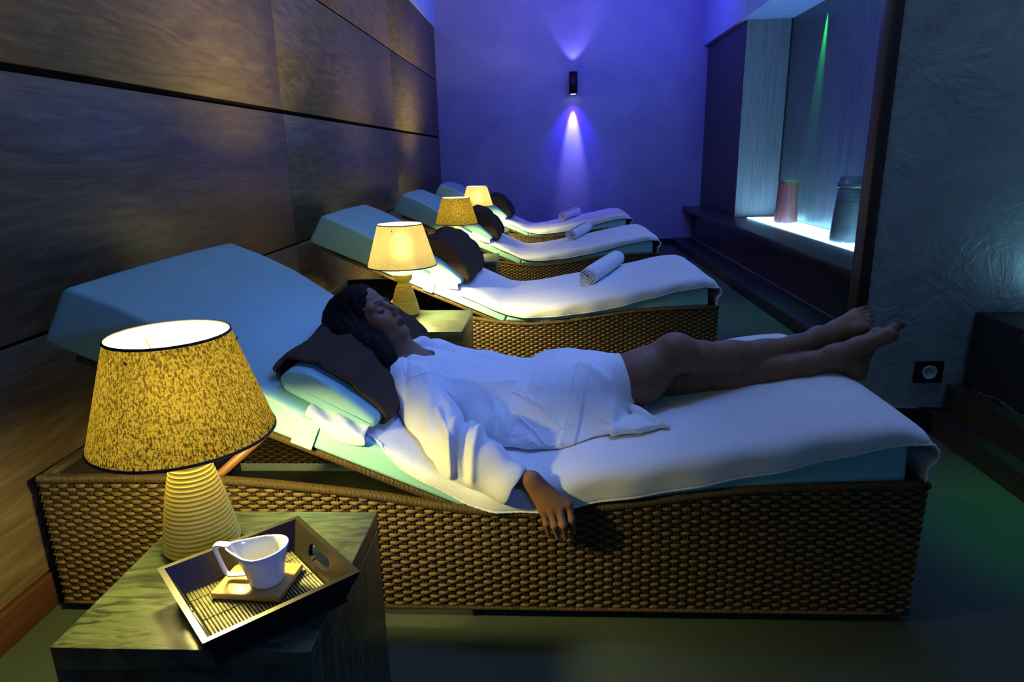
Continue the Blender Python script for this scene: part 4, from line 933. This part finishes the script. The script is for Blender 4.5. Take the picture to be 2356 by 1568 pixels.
# ---- hair: cap swept back from the forehead, curls falling over the near side of the neck
X = axis_coords([(-.70, -.40, .0030)]); Y = axis_coords([(1.68, 2.0, .0032)]); Z = axis_coords([(.44, .80, .0030)])
Hf = Field(X, Y, Z)
hell(Hf, 0, -.026, .034, .084, .098, .092); hell(Hf, 0, .018, .056, .069, .066, .064, .02); hell(Hf, 0, -.060, .010, .082, .078, .085, .03); hell(Hf, 0, -.035, -.03, .080, .070, .07, .03)
hcone(Hf, (.060, -.02, -.02), (.070, -.01, -.085), .034, .036, .03)
cp = [W(868, 800, y=1.785), W(882, 826, y=1.760), W(880, 856, y=1.742)]
Hf.chain(cp, [.038, .033, .024], .03); Hf.chain([W(820, 800, y=1.80), W(846, 838, y=1.765), W(868, 862, y=1.745)], [.050, .034, .020], .03)
Hf.chain([W(800, 770, y=1.80), W(835, 800, y=1.785), cp[0]], [.055, .048, .036], .03)
# the face stays free: cut by an ellipsoid and by the hairline
hell(Hf, 0, .108, -.030, .080, .080, .098, .006, 'cut'); hcone(Hf, (.03, .06, -.11), (.05, .06, -.09), .028, .028, .006, 'cut')
cr = np.random.default_rng(21)
for c in range(46):
    t = cr.uniform(0, 1); base_ = cp[0] * (1 - t) + cp[2] * t + cr.normal(0, .016, 3) * [1, .6, 1]; r_ = cr.uniform(.006, .011); pts = []
    ph = cr.uniform(0, 6.28); dr = np.array([.25, -.1, -.9]) + cr.normal(0, .25, 3); dr /= np.linalg.norm(dr); a_ = np.cross(dr, (0, 1, 0)); a_ /= np.linalg.norm(a_); b_ = np.cross(dr, a_)
    for k in range(9): q = base_ + dr * .0045 * k + (a_ * math.cos(ph + k * .95) + b_ * math.sin(ph + k * .95)) * r_; pts.append(q + np.array([0, -.012, .004]))
    Hf.chain(pts, [.0036] * 9, .003)
x, y, z = Hf.X[:, None, None], Hf.Y[None, :, None], Hf.Z[None, None, :]
Hf.v += (.0009 * np.sin(95 * x + 30 * np.sin(14 * z)) * np.sin(60 * y + 50 * z) + .0010 * np.sin(210 * x + 90 * z + 3 * np.sin(60 * y))).astype(np.float32)
V, Fq = Hf.mesh(); V = smooth_verts(V, Fq, 1, .4); hair = attach(np_mesh('hair', V, Fq, [M['hair']]))
hs = MB()
for c in range(34):
    a0 = cr.uniform(-.9, .9); u0 = cr.uniform(.02, .10); pts = []
    p = H(.07 * math.sin(a0), -.02 + cr.uniform(-.05, .06), .105 - .02 * abs(a0)); dr = -Fw * .5 + U_ * .25 + cr.normal(0, .3, 3)
    for k in range(6): pts.append(p + dr * .006 * k + np.array([0, 0, .001 * math.sin(k * 1.3 + c)]))
    hs.tube(pts, [.0006] * 5 + [.0003], 5)
hs.build('loose_strand', M['hair'], hair).matrix_parent_inverse = hair.matrix_parent_inverse.copy() if False else Matrix.Identity(4)
# ---- robe
def lie(xx, yy):
    t = smooth_interp([(-1.09, .850), (-.92, .772), (-.80, .70), (-.68, .60), (-.54, .520), (-.44, .473), (-.35, .434), (-.27, .398), (-.20, .366), (-.14, .357), (-.06, .362), (.1, .388), (.3, .424), (.5, .462), (.70, .502), (.80, .509), (.83, .505)], xx) + .0145
    edge = np.clip((1.434 - yy) / .03, 0, 3); return t - .075 * np.clip(edge, 0, 1.6)
X = axis_coords([(-.47, .36, .0021)]); Y = axis_coords([(1.36, 1.80, .0021), (1.80, 2.20, .003)]); Z = axis_coords([(.29, .66, .0023)])
G = Field(X, Y, Z)
G.ell((-.285, PY, .458), (.150, .178, .086), (bx, (0, 1, 0), bz), .04); G.ell((-.14, PY + .005, .436), (.15, .152, .080), (bx, (0, 1, 0), bz), .05)
G.ell((.0, PY, .442), (.14, .19, .090), k=.06); G.ell((.075, PY + .01, .462), (.115, .165, .080), k=.05)
G.ell((.12, PY - .02, .460), (.105, .165, .074), k=.04)
for sy in (-1, 1): G.cone((-.385, PY + .05 * sy, .510), (-.360, PY + .160 * sy, .492), .058, .064, .035)
# skirt: lies over the thighs and spreads on the towel, with a turned-up tail
G.cone(HipR, MdR, .097, .083, .04); G.cone(HipL, HipL * .45 + KnL * .55, .094, .079, .04); G.ell(SH, (.062, .062, .060), k=.02)
G.cone((-.40, 1.73, .520), (-.37, 1.70, .505), .058, .064, .02)
G.cone((-.18, 1.70, .395), (.16, 1.685, .405), .050, .060, .05); G.ell((.05, 1.66, .385), (.19, .085, .038), k=.04)
G.cone((.16, 1.68, .425), (.262, 1.625, .428), .030, .010, .03); G.cone(W(1448, 935, y=1.70), (.306, 1.588, .446), .018, .0035, .02); G.ell((.235, 1.640, .438), (.072, .052, .010), k=.015); G.cone((.17, 1.60, .428), (.27, 1.592, .441), .012, .005, .015)
# sleeves: wide, wrinkled, ending in an open cuff at the wrist
SE = np.array([-.225, 1.478, .440]); WC = W(1172, 1112, y=1.420)
G.chain([(-.362, 1.700, .488), (-.300, 1.60, .462), SE], [.070, .067, .064], .03); G.chain([SE, (SE + WC) / 2 + [0, 0, .002], WC], [.061, .055, .053], .025)
G.ell((-.19, 1.450, .392), (.070, .030, .040), k=.03)
G.chain([(-.36, PY + .165, .488), (-.20, PY + .235, .435), (-.02, PY + .215, .425)], [.066, .056, .050], .03)
# collar standing away from the neck on the far side, and lapel on the near side
G.chain([W(938, 800, y=1.90), W(975, 790, y=1.945), W(1035, 812, y=1.955), W(1085, 838, y=1.93)], [.017, .021, .020, .014], .015)
G.chain([W(905, 838, y=1.765), W(950, 832, y=1.80), W(1010, 836, y=1.835), W(1075, 845, y=1.86)], [.018, .016, .015, .012], .02)
x, y, z = G.X[:, None, None], G.Y[None, :, None], G.Z[None, None, :]
def ridge(d, w_): return np.exp(-(d / w_) ** 2)
def seg_ridge(p, q, w_, h_):
    """raised fold along a line p-q seen from above (x, y)"""
    (x0, y0), (x1, y1) = p, q; dx, dy = x1 - x0, y1 - y0; L2_ = dx * dx + dy * dy; t = ((x - x0) * dx + (y - y0) * dy) / L2_; tc = np.clip(t, 0, 1)
    d = np.sqrt((x - x0 - tc * dx) ** 2 + (y - y0 - tc * dy) ** 2); return h_ * np.exp(-(d / w_) ** 2)
dis = 0
def PX(px, py, zz): q = W(px, py, z=zz); return (q[0], q[1])
folds = [((1000, 880), (985, 990), .49, .016, .007), ((1045, 900), (1060, 985), .49, .014, -.007), ((1140, 960), (1100, 1040), .44, .010, .007), ((1240, 880), (1290, 850), .52, .012, .006), ((1225, 860), (1190, 900), .52, .012, -.005), ((1010, 1000), (1050, 1085), .45, .008, .009), ((1030, 1130), (1058, 1104), .42, .007, .007), ((1060, 1000), (1000, 1090), .46, .012, .010), ((1075, 985), (1060, 1100), .45, .010, -.012), ((1110, 1020), (1065, 1100), .44, .010, .010), ((1010, 1080), (1060, 1100), .43, .008, -.010),
         ((1050, 1150), (1062, 1100), .40, .008, -.010), ((1105, 1085), (1070, 1105), .43, .007, .008), ((1090, 990), (1210, 935), .46, .014, .006), ((1080, 960), (1130, 900), .49, .012, -.007),
         ((1100, 1000), (1200, 1010), .43, .010, -.008), ((1215, 1000), (1285, 1030), .42, .010, .005), ((960, 880), (1050, 890), .52, .012, -.005), ((940, 870), (935, 930), .50, .008, -.005),
         ((1000, 860), (1180, 850), .54, .010, .004), ((1180, 850), (1270, 820), .55, .014, -.005), ((1330, 850), (1400, 870), .54, .012, .005), ((1420, 930), (1400, 1010), .45, .010, .006),
         ((1450, 1000), (1530, 990), .43, .008, .006), ((955, 900), (1040, 960), .49, .014, .005), ((1120, 880), (1170, 920), .51, .012, .004), ((1380, 990), (1460, 940), .45, .012, -.006)]
for a_, b_, zz, w_, h_ in folds: dis = dis + seg_ridge(PX(*a_, zz), PX(*b_, zz), w_ * .95, h_ * .85)
dis = dis / (1 + np.exp(-(z - .392) / .007)) + .0024 * np.sin(60 * x + 25 * z) * np.sin(45 * z - 30 * x) * (y < 1.62)
dis = dis + .0018 * np.sin(38 * x + 16 * y) * np.sin(27 * y - 12 * z) + .0012 * np.sin(70 * x - 40 * y)
# front band (placket), its edge stitched, running over the lap; pocket and seams
def band(p, q, w_, h_):
    (x0, y0), (x1, y1) = p, q; dx, dy = x1 - x0, y1 - y0; L_ = math.hypot(dx, dy); t = ((x - x0) * dx + (y - y0) * dy) / L_; d = np.abs((x - x0) * dy - (y - y0) * dx) / L_
    return h_ / (1 + np.exp((d - w_) / .0012)) / (1 + np.exp((-t) / .003)) / (1 + np.exp((t - L_) / .003))
upper = 1 / (1 + np.exp(-(z - .39) / .004))
dis = dis + upper * band(PX(1365, 835, .53), PX(1292, 1040, .40), .0195, .0060)
dis = dis + upper * band(PX(1205, 915, .50), PX(1262, 985, .44), .042, .0022) * 1.0
for a_, b_, zz in (((1175, 905), (1300, 945), .48), ((1172, 935), (1296, 990), .46), ((1175, 905), (1160, 950), .48), ((1095, 942), (1160, 940), .49), ((930, 872), (936, 902), .51), ((936, 902), (1040, 884), .52), ((1160, 1000), (1292, 1008), .42)):
    dis = dis + upper * seg_ridge(PX(*a_, zz), PX(*b_, zz), .0024, .0034)
G.v -= dis.astype(np.float32)
G.v += 0
G.below(lie, .010)
# openings: cuff, neck, hem over the thighs
ax_ = (WC - SE) / np.linalg.norm(WC - SE)
cp_ = W(1184, 1092, y=1.42); cq = W(1148, 1158, y=1.405)
nrm_c = np.array([.86, -.18, -.42]); nrm_c /= np.linalg.norm(nrm_c)
dcut = ((x - WC[0]) * nrm_c[0] + (y - WC[1]) * nrm_c[1] + (z - WC[2]) * nrm_c[2]) - .018
reg = (np.abs(x + .08) < .10) & (y < 1.50) & (z < .47)
G.v = np.where(reg, np.maximum(G.v, dcut.astype(np.float32)), G.v)
G.cone(WC - ax_ * .06, WC + ax_ * .06, .040, .047, .004, 'cut')
G.chain([NB + [-.06, -.01, .03], NB + [.02, 0, .045], W(985, 821, y=1.885), W(1042, 832, y=1.905)], [.070, .050, .017, .006], .008, 'cut')
mL = HipL * .45 + KnL * .55; G.chain([HipR * .2 + MdR * .8, MdR, KnR], [.076, .0745, .056], .006, 'cut'); G.chain([HipL * .6 + KnL * .4, mL, KnL], [.072, .070, .056], .006, 'cut')
hemn = np.array([.92, .08, .22]); hemn /= np.linalg.norm(hemn); hc_ = np.array([.222, 1.76, .50])
dh = ((x - hc_[0]) * hemn[0] + (y - hc_[1]) * hemn[1] + (z - hc_[2]) * hemn[2]); G.v = np.where((z > .44) & (y > 1.69), np.maximum(G.v, dh.astype(np.float32)), G.v)
V, Fq = G.mesh(); V = smooth_verts(V, Fq, 1, .4)
robe = attach(np_mesh('bathrobe', V, Fq, [M['robe_terry']]))
# bracelets on the near wrist
for k, (tt, rr) in enumerate(((.10, .0250), (.42, .0240))):
    c = WR * (1 - tt) + WR2 * tt; axd = (WR2 - WR) / np.linalg.norm(WR2 - WR); a_ = np.cross(axd, (0, 0, 1)); a_ /= np.linalg.norm(a_); b_ = np.cross(axd, a_)
    pts = [c + rr * (math.cos(t) * a_ + math.sin(t) * b_ * .95) + axd * .003 * math.sin(t + k) for t in np.linspace(0, 2 * math.pi, 40)]
    br = MB(); br.tube(pts, .0007, 6); bo = attach(br.build('bracelet', M['gold'], None, True))
